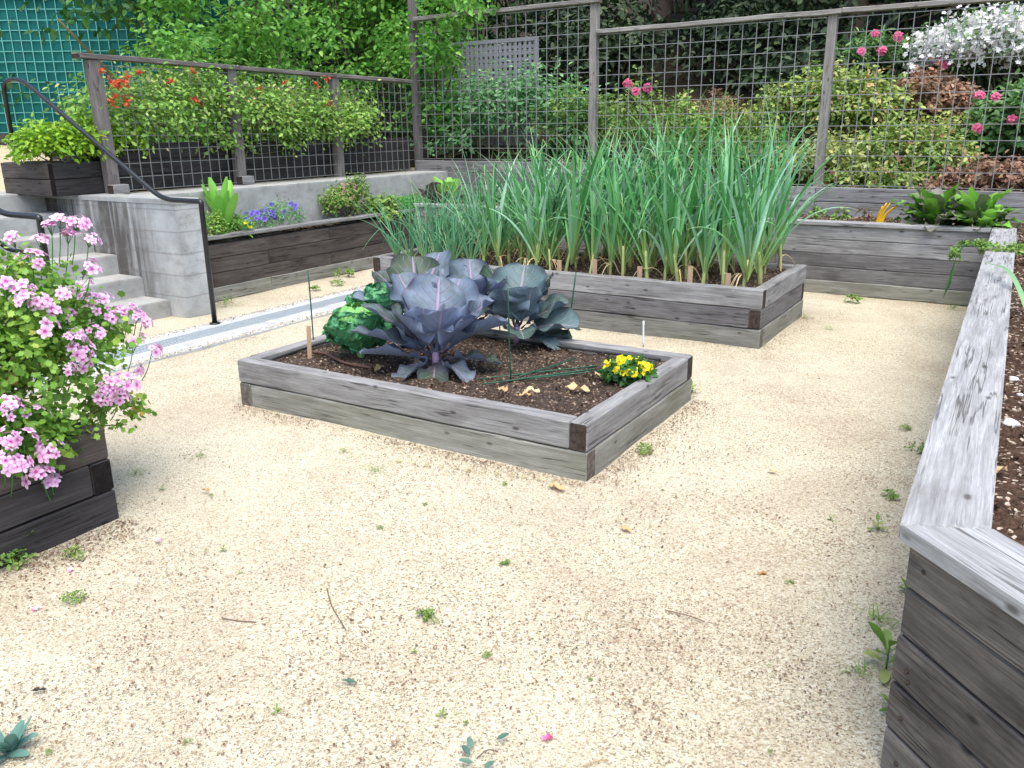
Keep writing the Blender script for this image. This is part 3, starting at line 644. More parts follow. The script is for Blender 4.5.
i = np.arange(n); g.add(P0+P1, np.c_[i, i+1, n+1+i+1, n+1+i]); scr = g.obj('green_screen', M['screen'], t)
meshpanel(t, a-nrm*.02, b-nrm*.02, zb+.33, 3.64, .152, .152, M['green_wire'], .006)
# dark planters behind the upper fence
t = thing('planter_box', 'black timber planter behind the lower wire fence', 'planter', (-8.1, 7.2, 1.03))
for k in range(3):
    z = 1.04+.15*k+.075
    timber('board', t, (-7.73, 5.12, z), (-7.73, 9.8, z), .05, .146, (M['wood_black'], M['end_black'])); timber('board', t, (-8.6, 5.12, z), (-8.6, 9.8, z), .05, .146, (M['wood_black'], M['end_black']))
    timber('board', t, (-7.76, 5.095, z), (-8.62, 5.095, z), .05, .146, (M['wood_black'], M['end_black']))
soilsheet(t, (-8.57, -7.76), (5.13, 9.8), 1.42, M['soil'], 100, .15)
t = thing('planter_box', 'short dark timber planter at the top of the stairs', 'planter', (-8.0, 4.75, 1.03))
for k in range(2):
    z = 1.045+.15*k+.075
    timber('board', t, (-7.70, 4.52, z), (-7.70, 5.05, z), .05, .146, (M['wood_black'], M['end_black'])); timber('board', t, (-7.68, 4.495, z), (-8.45, 4.495, z), .05, .146, (M['wood_dark'], M['end_black']))
    timber('board', t, (-8.47, 4.52, z), (-8.47, 5.05, z), .05, .146, (M['wood_black'], M['end_black']))
soilsheet(t, (-8.44, -7.73), (4.52, 5.05), 1.30, M['soil'], 100, .1)
# lattice
t = thing('lattice_panel', 'weathered grey lattice panel leaning behind the back fence', 'lattice', (-7.3, 11., 1.4))
g = G()
for x in np.arange(-8.25, -6.33, .083): box_g(g, (x-.022, 11.0, 1.35), (x+.022, 11.008, 2.79))
for z in np.arange(1.38, 2.80, .083): box_g(g, (-8.27, 11.009, z-.022), (-6.31, 11.017, z+.022))
g.obj('slats', M['lattice'], t, smooth=False)
g = G()
for (p, q) in (((-8.30, 10.992, 1.32), (-8.255, 11.024, 2.82)), ((-6.335, 10.992, 1.32), (-6.29, 11.024, 2.82)), ((-8.254, 10.992, 2.775), (-6.336, 11.024, 2.82))): box_g(g, p, q)
g.obj('frame', M['lattice'], t, smooth=False)
#@@PLANTS
# ------------------------------------------------------------------ PLANT BUILDERS
def leafsheet(g, base, az, L, W, e0, bend, cup=.25, wave=.03, petiole=.16, rnd=0., ns=12, nt_=8, mi=0, wf=7., pucker=0., twist=0.):
    """broad leaf blade growing from base at azimuth az, start elevation e0, bending by bend radians along its length"""
    s = np.linspace(0, 1, ns); a = e0+bend*s**1.3
    ds = L/(ns-1); x = np.r_[0, np.cumsum(np.cos(a[:-1])*ds)]; z = np.r_[0, np.cumsum(np.sin(a[:-1])*ds)]
    q = np.clip((s-petiole)/(1-petiole), 0, 1); prof = np.where(s < petiole, .07, .07+.93*np.sin(PI*np.clip(q*.985, 0, 1)**.95)**.52)
    t = np.linspace(-1, 1, nt_*2+1); ph = RNG.uniform(0, 6.28, 3)
    S, T = np.meshgrid(s, t, indexing='ij'); Wd = W/2*prof[:, None]
    lat = T*Wd*(1-.12*np.abs(T)*cup*2); lift = cup*T**2*Wd*1.1 + wave*W*(np.abs(T)**2.5)*np.sin(wf*S*3+ph[0]+2*np.sign(T))*np.sin(PI*S)
    if pucker: lift = lift+pucker*(np.sin(S*44+ph[1]+T*5)*np.sin(T*15+ph[2])+.8*np.sin(S*71-T*21+ph[0])+.6*RNG.normal(size=S.shape))*(.35+.65*np.abs(T))*np.minimum(1, S*4)+pucker*2.2*np.sin(S*30+ph[2]*2)*np.abs(T)**4
    ed = 1+.06*np.sin(S*17+ph[1]+T*2)*np.abs(T)**3; lat = lat*ed
    na = a+PI/2
    X = x[:, None]+np.cos(na)[:, None]*lift; Z = z[:, None]+np.sin(na)[:, None]*lift
    c, sn = math.cos(az), math.sin(az)
    V = np.stack([base[0]+c*X-sn*lat, base[1]+sn*X+c*lat, base[2]+Z+twist*lat], -1).reshape(-1, 3)
    m = nt_*2+1; i, j = np.meshgrid(np.arange(ns-1), np.arange(m-1), indexing='ij'); k = (i*m+j).ravel()
    g.add(V, np.c_[k, k+m, k+m+1, k+1], rnd, S.ravel(), T.ravel(), mi)
def bunch(parent, name, mat, pos, normals, size, tm, per=(5, 9), spread=.03, stalk=None):
    g = G(); n = RNG.integers(*per); o = unit(rdir(n)+np.asarray(normals)*1.2)
    P = np.asarray(pos)+o*spread*RNG.uniform(.7, 1.2, (n, 1)); inst(g, tm, P, np.cross(o, rdir(n)), o, size*RNG.uniform(.7, 1.2, n), RNG.random(n))
    if stalk is not None:
        p0 = np.asarray(pos); q0 = p0-np.asarray(normals)*.10-np.array([0, 0, .06])
        for q in P: tube(g, catmull([p0-np.asarray(normals)*.012, q-unit(q-p0+1e-6)*.002], 2), .0012, 4, mi=1)
        tube(g, catmull([q0, (p0+q0)/2-np.array([0, 0, .01]), p0-np.asarray(normals)*.012], 3), .0022, 5, mi=1)
        mat = [mat, stalk]
    return g.obj(name, mat, parent)
def hit(px, py, c, r):
    """first point of an ellipsoid along the sight line, or the closest approach"""
    d = ray(px, py); c = np.asarray(c); r = np.asarray(r); o = (CAM-c)/r; q = d/r
    A = q@q; Bq = o@q; Cq = o@o-1; D = Bq*Bq-A*Cq
    t = (-Bq-math.sqrt(D))/A if D > 0 else -Bq/A
    return CAM+d*t
def shrub(name, label, cat, base, blobs, n, size, mat, tm=LEAF, group=None, twig=8, twr=.009, part_name='foliage', **kw):
    t = thing(name, label, cat, base, group); g = G(); cloud(g, blobs, n, size, tm, **kw); g.obj(part_name, mat, t)
    if twig: g = G(); softtwigs(g, base, blobs, twig, twr); g.obj('stems', M['stem'], t)
    return t

# ------------------------------------------------------------------ CABBAGES in the near bed
def cabbage(name, label, base, n, L, W, mats, poses=None, e_out=.25, e_in=1.35, heart=.1, pucker=0., cup=.30, wave=.05, group=None, az0=0., stem=.05, bendo=-.3, hz=.17):
    t = thing(name, label, 'cabbage', base, group); b = np.array(base, float)
    for (phi, e0, bd, l, w) in poses or ():
        az = .553+math.radians(phi); g = G(); f = max(0, e0)
        leafsheet(g, b+np.array([math.cos(az)*.025, math.sin(az)*.025, stem+.06*f]), az+RNG.normal(0, .08), l*.87*RNG.uniform(.92, 1.08), w*.98*RNG.uniform(.9, 1.1), e0*.90-.03, bd+RNG.normal(0, .1), .32*RNG.uniform(.6, 1.3), .085*RNG.uniform(.7, 1.7), .22, RNG.random(), 26, 11, wf=RNG.uniform(3.5, 7.5), twist=RNG.normal(0, .15), pucker=.0022); g.obj('leaf', mats[0], t)
    for k in range(0 if poses else n):
        f = k/(n-1); az = az0+k*2.39996+RNG.normal(0, .22); e0 = e_out+(e_in-e_out)*f**1.15+RNG.normal(0, .15)
        l = L*(1.0-.35*f)*RNG.uniform(.75, 1.12); w = W*(1.-.22*f)*RNG.uniform(.78, 1.12)
        g = G(); leafsheet(g, b+np.array([math.cos(az)*.02, math.sin(az)*.02, stem+.07*f]), az, l, w, e0, bendo*(1-f)+.25*f+RNG.normal(0, .28), cup*(.5+.7*f)*RNG.uniform(.5, 1.2), wave*RNG.uniform(.6, 1.6), .2 if f < .6 else .08, RNG.random(), 30 if pucker else 18, 14 if pucker else 8, pucker=pucker, wf=RNG.uniform(2.5, 5.), twist=RNG.normal(0, .18))
        o = g.obj('leaf', mats[0] if f < .7 else mats[1], t)
    g = G()
    for k in range(9):
        az = k*2.4; leafsheet(g, b+np.array([0, 0, hz-heart*.9]), az, heart*2.5, heart*2.6, .3, 2.5, .6, .06, 0.0, RNG.random(), 14, 8, pucker=max(pucker, .003), wf=3.)
    g.obj('heart', mats[1], t)
    g = G(); tube(g, [b-np.array([0, 0, .03]), b+np.array([0, 0, stem+.08])], [.024, .02], 8); g.obj('stalk', mats[1] if mats[1] is RC[1] else M['savoy_heart'], t)
    return t
RC = [M['redcab'], M['redheart']]; SV = [M['savoy'], M['savoy_heart']]
def onsoil(px, py, z=.24): p = gz(px, py, z); p[2] = z; return p
A_ = [(183, .55, -.3, .60, .28), (160, .85, -.3, .60, .30), (205, .30, -.25, .52, .24), (128, 1.12, -.25, .58, .38), (95, 1.18, -.2, .56, .40), (62, 1.08, -.3, .54, .38), (32, .92, -.45, .50, .36), (3, .70, -.35, .50, .36), (340, .95, -.1, .40, .34), (250, 1.15, .15, .38, .32), (295, 1.08, .1, .40, .34), (215, 1.0, .05, .40, .30), (232, .05, -.75, .36, .19), (268, -.05, -.95, .31, .18), (312, .1, -.7, .36, .18), (345, .2, -.6, .42, .24), (140, .5, -.4, .5, .3)]
B_ = [(10, .75, -.35, .46, .34), (45, 1.0, -.3, .48, .34), (85, 1.2, -.15, .54, .38), (125, 1.15, -.2, .52, .38), (160, .8, -.3, .42, .32), (340, .45, -.5, .46, .30), (300, 1.05, .1, .36, .32), (240, 1.1, .1, .36, .30), (20, .25, -.5, .5, .3), (355, .1, -.4, .40, .22), (320, .15, -.7, .36, .2), (270, .5, -.8, .34, .26)]
C_ = [(100, 1.15, -.2, .56, .40), (150, .95, -.35, .54, .36), (60, 1.15, -.25, .56, .42), (185, .7, -.4, .5, .32), (20, .9, -.4, .48, .36), (240, .9, .0, .42, .34), (290, 1.1, .1, .42, .34), (330, .8, -.2, .44, .34)]
D_ = [(90, 1.2, -.2, .5, .36), (140, 1.0, -.3, .48, .34), (40, 1.0, -.3, .48, .36), (10, .7, -.4, .46, .32), (270, 1.1, .1, .42, .36), (320, 1.0, .0, .42, .34), (220, 1.0, .0, .4, .32)]
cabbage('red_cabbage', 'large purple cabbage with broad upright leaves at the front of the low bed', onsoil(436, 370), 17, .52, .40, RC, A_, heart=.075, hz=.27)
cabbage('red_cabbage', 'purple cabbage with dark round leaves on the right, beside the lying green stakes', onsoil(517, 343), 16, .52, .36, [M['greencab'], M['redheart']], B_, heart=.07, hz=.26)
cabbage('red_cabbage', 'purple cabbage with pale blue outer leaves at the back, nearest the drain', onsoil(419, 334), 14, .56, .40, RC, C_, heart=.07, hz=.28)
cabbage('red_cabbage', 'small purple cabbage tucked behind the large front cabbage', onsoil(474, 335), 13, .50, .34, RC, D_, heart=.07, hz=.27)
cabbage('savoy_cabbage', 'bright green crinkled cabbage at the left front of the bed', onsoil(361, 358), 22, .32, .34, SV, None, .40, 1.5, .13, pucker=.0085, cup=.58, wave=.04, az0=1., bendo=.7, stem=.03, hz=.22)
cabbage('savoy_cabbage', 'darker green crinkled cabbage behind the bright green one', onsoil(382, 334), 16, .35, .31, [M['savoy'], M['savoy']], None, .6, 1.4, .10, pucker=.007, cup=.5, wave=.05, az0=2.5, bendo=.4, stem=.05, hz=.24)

# ------------------------------------------------------------------ LEEKS AND ONIONS
def leek_proto(k):
    t = thing('leek', 'tall leek with arching flat leaves standing in the rear timber bed', 'leek', (0, 0, 0), 'leeks planted in the rear timber bed')
    hs = RNG.uniform(.13, .2); g = G(); lean = RNG.normal(0, .03, 2); r = RNG.uniform(.011, .016)
    st = np.array([(0, 0, -.03), (lean[0]*.3, lean[1]*.3, hs*.5), (lean[0], lean[1], hs+.08)]); tube(g, catmull(st, 3), np.linspace(r*1.25, r*.8, 7), 8, RNG.random()); g.obj('stalk', M['leek_stalk'], t)
    g = G(); az = RNG.uniform(0, PI); n = RNG.integers(8, 12)
    for i in range(n):
        f = i/(n-1); a = az+PI*(i % 2)+RNG.normal(0, .45); L = RNG.uniform(.72, 1.05)*(1-.08*f)*(.8+.4*min(f+.3, 1)); e = 1.13+.38*f+RNG.normal(0, .06)
        bend = -RNG.uniform(.25, 1.6)*(1.15-f*.8); m = 14; s = np.linspace(0, 1, m); kink = RNG.random() < .42; kp = RNG.uniform(.55, .8)
        an = e+bend*s**1.6-(1.6*np.clip((s-kp)/.12, 0, 1) if kink else 0)
        x = np.r_[0, np.cumsum(np.cos(an[:-1]))]*L/(m-1); z = np.r_[0, np.cumsum(np.sin(an[:-1]))]*L/(m-1); b = np.array([lean[0], lean[1], hs*(.45+.55*f)])
        sw = RNG.normal(0, .06)*s**2; ca, sa = math.cos(a), math.sin(a)
        P = np.c_[b[0]+ca*x-sa*sw, b[1]+sa*x+ca*sw, b[2]+z]; w = RNG.uniform(.017, .036)*np.minimum(1, .55+1.5*s)*np.clip((1.02-s)/.55, .04, 1)
        strip(g, P, w, (-sa+RNG.normal(0, .3), ca+RNG.normal(0, .3), 0), .34*(1-.5*f), np.clip(RNG.normal(.5, .33), 0, 1))
    g.obj('leaves', M['leek'], t)
    if k % 3 != 2:
        g = G()
        for i in range(RNG.integers(2, 6)):
            a = RNG.uniform(0, 2*PI); L = RNG.uniform(.18, .34); s = np.linspace(0, 1, 8); x = L*s*.6; z = .10+.12*s-.3*s**2*L/.3
            strip(g, np.c_[math.cos(a)*x, math.sin(a)*x, np.maximum(z, .012)], .014*(1.1-s*.8), (-math.sin(a), math.cos(a), 0), .3, RNG.random())
        g.obj('withered_leaves', M['leek_dry'], t)
    return t
def onion_proto(k):
    t = thing('onion', 'clump of thin blue green onion leaves at the left end of the rear bed', 'onion', (0, 0, 0), 'onions at the left end of the rear bed')
    g = G()
    for i in range(RNG.integers(13, 18)):
        a = RNG.uniform(0, 2*PI); L = RNG.uniform(.45, .85); e = RNG.uniform(.85, 1.5); b = -RNG.uniform(.2, 1.1); m = 10; s = np.linspace(0, 1, m); an = e+b*s**2
        if RNG.random() < .18: an = an-1.5*(s > .55)
        x = np.r_[0, np.cumsum(np.cos(an[:-1]))]*L/(m-1)+.012; z = np.r_[0, np.cumsum(np.sin(an[:-1]))]*L/(m-1)+.02; z = np.maximum(z, .012)
        tube(g, np.c_[math.cos(a)*x, math.sin(a)*x, z], np.interp(s, [0, .25, 1], [.0055, .0062, .0012]), 5, np.clip(RNG.normal(.5, .3), 0, 1), caps=False)
    g.obj('leaves', M['onion'], t); g = G(); tube(g, [(0, 0, -.02), (0, 0, .02), (0, 0, .07)], [.016, .015, .008], 8, .5); g.obj('stalk', M['leek_stalk'], t)
    return t
LP = [leek_proto(k) for k in range(12)]; OP = [onion_proto(k) for k in range(6)]
used = set()
def plantout(protos, u, v, z, sc):
    k = int(RNG.integers(len(protos))); p = protos[k]; o = p if p not in used else copy_tree(p); used.add(p)
    o.location = (u, v, z); o.rotation_euler = (RNG.normal(0, .05), RNG.normal(0, .05), RNG.uniform(0, 2*PI)); s = sc*RNG.uniform(.88, 1.1); o.scale = (s, s, s)
for u in np.arange(-5.14, -1.72, .168):
    for r_, v in enumerate((6.27, 6.54, 6.81, 7.08, 7.29)):
        uu = u+RNG.normal(0, .025)+.08*(r_ % 2); vv = v+RNG.normal(0, .025)
        if uu > -1.73: continue
        if uu < -4.28-.1*(r_ % 2): plantout(OP, uu, vv, .405, 1.0)
        else: plantout(LP, uu, vv, .405, .88+.16*min(1, (uu+4.4)/1.2)+.10*(r_ > 2))

# ------------------------------------------------------------------ YELLOW PANSIES
b = onsoil(628, 381, .245)
t = thing('pansy', 'yellow pansies in bloom by the right edge of the low bed', 'flower', b); bl = [(b[0], b[1], b[2]+.04, .12, .10, .07)]
g = G(); cloud(g, bl, 620, .045, LEAF, 14, .24, zmin=b[2]); g.obj('foliage', M['deepgreen'], t)
for k in range(44):
    a = RNG.uniform(0, 2*PI); r = .125*math.sqrt(RNG.random()); p = np.array([b[0]+r*math.cos(a), b[1]+r*math.sin(a)*.85, b[2]+.10+.035*RNG.random()-.03*(r/.12)])
    g = G(); o = unit(np.array([(p[0]-b[0])*3, (p[1]-b[1])*3-.5, .7])+RNG.normal(0, .25, 3)); inst(g, PANSY, [p], np.cross(o, rdir(1)), [o], [RNG.uniform(.021, .027)], RNG.random(1)); tube(g, [p-o*.003, p-np.array([0, 0, .06])], .0015, 4, mi=1); g.obj('flower', [M['yellowpetal'], M['weed']], t)

# ------------------------------------------------------------------ PINK FLOWERS in the dark planter
gb = np.array([-3.6, 1.45, .36]); BL = [(-3.48, 1.62, .74, .34, .34, .32), (-3.52, 1.95, .58, .27, .26, .27), (-3.27, 1.42, .45, .17, .34, .22), (-3.52, 1.76, .96, .26, .27, .20), (-3.62, 2.05, .70, .24, .22, .22), (-3.8, 1.1, .72, .42, .5, .34), (-3.95, 1.65, .72, .3, .3, .3), (-3.22, 1.66, .40, .10, .18, .16), (-3.42, 2.12, .40, .13, .13, .12)]
t = thing('geranium', 'big bush of pink flowers spilling out of the black planter at left', 'flowering bush', gb)
g = G(); cloud(g, BL, 12500, .026, LOBED, 16, .2, shell=.25, jit=.5); g.obj('foliage', M['geranium'], t)
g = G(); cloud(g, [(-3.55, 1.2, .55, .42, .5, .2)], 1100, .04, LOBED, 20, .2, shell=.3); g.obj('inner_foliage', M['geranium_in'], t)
g = G(); softtwigs(g, gb, BL, 34, .008); g.obj('stems', M['stem'], t)
FP = [(52, 237), (40, 248), (68, 245), (88, 248), (16, 249), (33, 270), (90, 275), (25, 298), (40, 307), (77, 292), (90, 307), (103, 307), (110, 323), (128, 315), (136, 322), (65, 322), (43, 332), (72, 340), (70, 348), (81, 367), (133, 347), (151, 355), (133, 373), (107, 393), (122, 388), (102, 400), (7, 410), (33, 422), (8, 443), (3, 460), (50, 455), (42, 480), (52, 487), (110, 392), (5, 290), (60, 300), (60, 230), (75, 232), (98, 315), (118, 318), (141, 327), (96, 338), (28, 310), (50, 318), (75, 358), (66, 372), (118, 400), (14, 420), (24, 445), (12, 470)]
for (px, py) in FP:
    cand = []
    for c in BL:
        h = hit(px, py, c[:3], c[3:]); q = float(np.linalg.norm((h-np.array(c[:3]))/np.array(c[3:])))
        cand.append((max(q, 1.0)*3+np.linalg.norm(h-CAM), tuple(h), c[:3]))
    best = min(cand)
    p = np.array(best[1]); o = unit(p-np.array(best[2])+np.array([0, 0, .25])); o = unit(o-CF*.35)
    bunch(t, 'flower_cluster', M['pinkpetal'], p+o*.015, o, RNG.uniform(.018, .027), FLOWER, (5, 11), RNG.uniform(.034, .06), M['fern'])

# ------------------------------------------------------------------ LEFT PLANTER flowers (beside the curb)
def lp(px, py, z=.58): p = gz(px, py, z); p[2] = z; return p
def rosette(name, label, cat, base, n, L, W, mat, e=(.5, 1.4), bend=-.5, wave=.08, cup=.2, group=None, pet=.2, pname='leaf', pucker=0.):
    t = thing(name, label, cat, base, group)
    for k in range(n):
        f = k/max(1, n-1); g = G(); leafsheet(g, np.array(base)+np.r_[RNG.normal(0, .01, 2), 0], k*2.4+RNG.normal(0, .2), L*RNG.uniform(.75, 1.1), W*RNG.uniform(.8, 1.15), e[0]+(e[1]-e[0])*f, bend*RNG.uniform(.5, 1.4), cup, wave, pet, RNG.random(), 9, 4, pucker=pucker)
        g.obj(pname, mat, t)
    return t
rosette('chard', 'upright bright green leafy chard at the stair end of the left planter', 'chard', (-6.93, 5.74, .58), 13, .56, .12, M['chard'], (1.15, 1.52), -.2)
shrub('flower_bush', 'low bush with faded brownish buds next to the handrail', 'bush', (-6.87, 5.5, .57), [(-6.87, 5.5, .70, .13, .20, .16)], 1100, .03, M['abelia'], twig=6, per=12)
shrub('flower_bush', 'small bright green bush with one yellow flower below the chard', 'bush', (-6.85, 5.86, .57), [(-6.85, 5.86, .68, .11, .13, .14)], 480, .045, M['chard'], LONG, twig=4, per=10)
g = G(); inst(g, PANSY, [(-6.74, 5.86, .72), (-6.75, 5.92, .67)], rdir(2), [(.4, -.6, .6), (.5, -.5, .4)], [.028, .024], [.5, .3]); o = g.obj('yellow_flower', M['yellowpetal']); o.parent = bpy.data.objects['flower_bush.001']; o.location = (6.85, -5.86, -.57)
t = thing('pansy', 'purple flowers on grey green foliage in the left planter', 'flower', (-6.9, 6.35, .57)); BLp = [(-6.9, 6.12, .66, .14, .25, .13), (-6.9, 6.5, .71, .14, .25, .15)]
g = G(); cloud(g, BLp, 1500, .035, LONG, 14, .2, zmin=.56); g.obj('foliage', M['dogrose'], t)
for k in range(30):
    b_ = BLp[k % 2]; d = unit(RNG.normal(size=3)*np.array([1, 1, .4])+np.array([.5, -.5, 1.])); p = np.array(b_[:3])+d*np.array(b_[3:])*1.12; o = unit(np.array([.5, -.8, .6])+RNG.normal(0, .3, 3))
    g = G(); inst(g, PANSY, [p], np.cross(o, rdir(1)), [o], [.03], RNG.random(1)); g.obj('flower', M['purplepetal'], t)
t = shrub('flower_bush', 'rounded green bush with dull pink buds in the left planter', 'bush', (-6.9, 7.55, .57), [(-6.9, 7.45, .76, .17, .30, .22), (-6.92, 7.7, .84, .14, .22, .24)], 2600, .035, M['weed'], twig=8, per=14)
bm = petalmat('dull_pink_bud', (.3, .12, .12), (.4, .2, .2), (.5, .3, .28))
for k in range(40):
    d = unit(RNG.normal(size=(1, 3))+np.array([.5, -.6, .6])); g = G(); inst(g, FLOWER, np.array([[-6.9, 7.55, .79]])+d*np.array([.17, .3, .23]), np.cross(d, rdir(1)), d, np.full(1, .018), RNG.random(1)); g.obj('bud', bm, t)
shrub('strawberry_plant', 'trailing leafy plant hanging over the cap of the left planter', 'plant', (-6.85, 8.15, .58), [(-6.83, 8.1, .70, .14, .30, .12), (-6.68, 8.05, .58, .07, .18, .08)], 900, .055, M['weed'], twig=6, per=9)
shrub('fern_tuft', 'soft feathery bright green tuft near the far corner', 'plant', (-6.88, 8.6, .58), [(-6.86, 8.65, .66, .17, .32, .11)], 2200, .045, M['fern'], LONG, twig=0, per=16)
rosette('purple_kale', 'dark purple broad leaved plant in the corner below the tall post', 'kale', (-6.85, 9.2, .60), 11, .42, .24, M['purplecab'], (.3, 1.2), -.5, wave=.12)
rosette('kale', 'pale green leafy stalk rising from the corner planter', 'kale', (-6.68, 9.25, .62), 8, .44, .2, M['chard'], (.9, 1.5), -.5)

# ------------------------------------------------------------------ BACK AND RIGHT PLANTER plants
def bp(px, py, v=8.85, z=.63): p = gv(px, py, v); p[2] = z; return p
b = bp(955, 215, 8.9)
for k, (du, dv_, n, lab) in enumerate(((-.17, .0, 20, 'purple tinged mustard greens, the left plant of the dark pair'), (.20, -.02, 17, 'bright green mustard plant with glossy leaves against the fence boards'))):
    t = rosette('mustard', lab, 'greens', (b[0]+du, b[1]+dv_, .63), n+26, .46, .13, M['mustard'] if k == 0 else M['chard'], (.35, 1.45), -.9, wave=.3, pet=.35)
    if k: 
        for ch in t.children: ch.data.materials[0] = M['mustard'] if RNG.random() < .65 else M['chard']
b = bp(878, 222, 8.76, .63); t = thing('golden_chard', 'chard with bright golden yellow stems behind the cap board', 'chard', b)
for k in range(5):
    g = G(); e = b+np.array([.05+.03*k-.02, .02*(k-2), .20+.05*RNG.random()]); tube(g, catmull([b+np.array([.008*(k-2), 0, -.02]), (b+e)/2+np.array([-.015, 0, .02]), e], 4), np.linspace(.012, .007, 9), 6); g.obj('stem', M['goldstem'], t)
    if k > 1: g = G(); leafsheet(g, e, RNG.uniform(-1, 1), .10, .055, .7, -.6, .1, .15, .05, RNG.random(), 7, 3); g.obj('leaf', M['chard'], t)
for k, (px, lab) in enumerate(((816, 'small seedling in the back planter beside the leek tips'), (840, 'low grey green seedling in the back planter'), (862, 'thin brown seedling next to the golden chard'))):
    b = bp(px, 215, 8.9); shrub('seedling', lab, 'seedling', b, [(b[0], b[1], b[2]+.09, .06, .05, .08)], [90, 70, 40][k], .045, M['weed'] if k < 2 else M['redshrub'], twig=3, twr=.004, per=8)
b = gz(1003, 262, .62); t = shrub('trailing_plant', 'fine light green trailing plant draped over the right cap board', 'plant', b, [(b[0]+.0, b[1], .70, .16, .10, .05), (b[0]-.18, b[1]-.02, .735, .13, .07, .03), (b[0]-.31, b[1]-.08, .66, .03, .08, .09), (b[0]+.25, b[1]+.05, .70, .2, .12, .06)], 1500, .026, M['weed'], twig=0, per=14)
g = G()
for k in range(5):
    P = catmull([b+np.array([.15, .02, .08]), b+np.array([-.15, -.02+.03*k, .115]), b+np.array([-.29, -.05+.03*k, .07]), b+np.array([-.315-.01*k, -.1+.02*k, -.18-.03*k])], 5); tube(g, P, .0025, 4)
g.obj('runners', M['fern'], t)
b = gz(1030, 318, .62); t = thing('leek_leaf', 'single long blue green leaf bent over the right planter edge', 'leaf', b); g = G(); e = gz(982, 262, .745)
strip(g, catmull([b, (b*.55+e*.45)+np.array([0, 0, .10]), e], 6), np.interp(np.linspace(0, 1, 13), [0, .6, 1], [.036, .03, .004]), (.6, .7, 0), .2, .8); g.obj('blade', M['onion'], t)
for k, (px, py, s_, lab) in enumerate(((1011, 423, .045, 'white stone in the mulch by the cap, the larger one'), (1014, 379, .033, 'smaller white stone further along the right bed'), (1020, 395, .02, 'tiny white stone at the picture edge in the right bed'))):
    b = gz(px, py, .615); g = G(); V, F, s1, t1 = CHIP
    U_, W_ = np.meshgrid(np.linspace(0, 2*PI, 15)[:-1], np.linspace(-1.4, 1.4, 7)); P = np.c_[(np.cos(W_)*np.cos(U_)).ravel(), (np.cos(W_)*np.sin(U_)).ravel()*.8, np.sin(W_).ravel()*.55]; P = P*(1+.18*np.sin(P@np.array([[3.], [4.], [5.]])+k))*s_*.62+b
    i, j = np.meshgrid(np.arange(14), np.arange(6)); g.add(P, [np.c_[(j*14+i).ravel(), (j*14+(i+1) % 14).ravel(), ((j+1)*14+(i+1) % 14).ravel(), ((j+1)*14+i).ravel()], np.array([list(range(13, -1, -1))]), np.array([[6*14+q for q in range(14)]])])
    tag(g.obj('stone', M['rock'], loc=b), lab, 'stone')

# ------------------------------------------------------------------ STAKES, TAGS, HOSES
def stick(name, label, cat, mat, A, B, r, group=None, sides=6):
    g = G(); tube(g, catmull([A, (np.array(A)+B)/2+RNG.normal(0, .002, 3), B], 3), r, sides); return tag(g.obj(name, mat, loc=A), label, cat, group)
def upto(b, px, py):
    lo, hi = b[2], b[2]+1.5
    for _ in range(40):
        m = (lo+hi)/2
        if proj((b[0], b[1], m))[1] > py: lo = m
        else: hi = m
    h = lo; d = ray(px, py); n = np.array([CF[0], CF[1], 0]); tt = ((b-CAM)@n)/(d@n); return CAM+d*tt
for (x0, y0, x1, y1, lab) in ((314, 349, 308, 270, 'thin green stake standing in the left corner of the cabbage bed'), (511, 384, 508, 288, 'thin green stake in front of the right purple cabbage'), (566, 345, 576, 272, 'leaning green stake at the back edge of the cabbage bed'), (424, 330, 416, 262, 'thin green stake behind the green cabbages'), (409, 335, 404, 283, 'short green stake between the green and purple cabbages'), (456, 330, 452, 262, 'green stake behind the purple cabbages, left of the middle'), (500, 335, 499, 270, 'green stake rising between the two back purple cabbages')):
    b = onsoil(x0, y0, .22); stick('plant_stake', lab, 'stake', M['stake_green'], b, upto(b, x1, y1), .0045)
def tagstick(label, px, py, tx, ty, mat, w=.022):
    b = onsoil(px, py, .225); e = upto(b, tx, ty); x = CR.copy(); x[2] = 0; x = unit(x); y = np.array([-x[1], x[0], 0])*.003; x = x*w/2; g = G()
    V = [b-x-y, b+x-y, b+x+y, b-x+y, e-x-y, e+x-y, e+x+y, e-x+y]; g.add(V, np.array([(0, 3, 2, 1), (4, 5, 6, 7), (0, 1, 5, 4), (1, 2, 6, 5), (2, 3, 7, 6), (3, 0, 4, 7)]))
    return tag(g.obj('plant_tag', mat, loc=b, smooth=False), label, 'plant tag')
tagstick('plain wooden tag in the left front corner of the cabbage bed', 310, 362, 308.5, 326, M['tag_wood'], .026)
tagstick('pale wooden tag in front of the large purple cabbage', 417, 364, 415, 339, M['tag_wood'], .028)
b = np.array([*gz(643.5, 347, .24)[:2], .24]); stick('plant_tag', 'thin white stick at the back edge near the yellow pansies', 'plant tag', M['tag_white'], b, upto(b, 643.5, 321), .006)
for k, u in enumerate((-3.35, -3.02, -2.62, -2.2, -1.9)):
    g = G(); box_g(g, (u-.02, 6.21, .40), (u+.02, 6.216, .53+.03*(k % 2))); tag(g.obj('plant_tag', M['tag_wood'], loc=(u, 6.21, .40), smooth=False), 'short wooden tag at the front edge of the leek rows', 'plant tag', 'wooden tags along the leek rows')
for k, (a, b, lab) in enumerate((((478, 379), (597, 366), 'longest green stake lying flat on the soil'), ((482, 384), (600, 371), 'green stake lying along the front of the small pile'), ((500, 382), (596, 369), 'green stake lying in the middle of the small pile'), ((520, 376), (575, 358), 'green stake lying crosswise at the back of the small pile'))):
    A = onsoil(*a, .25+.004*k); B = onsoil(*b, .252+.004*k); stick('lying_stake', lab, 'stake', M['stake_green'], A, B, .0045)
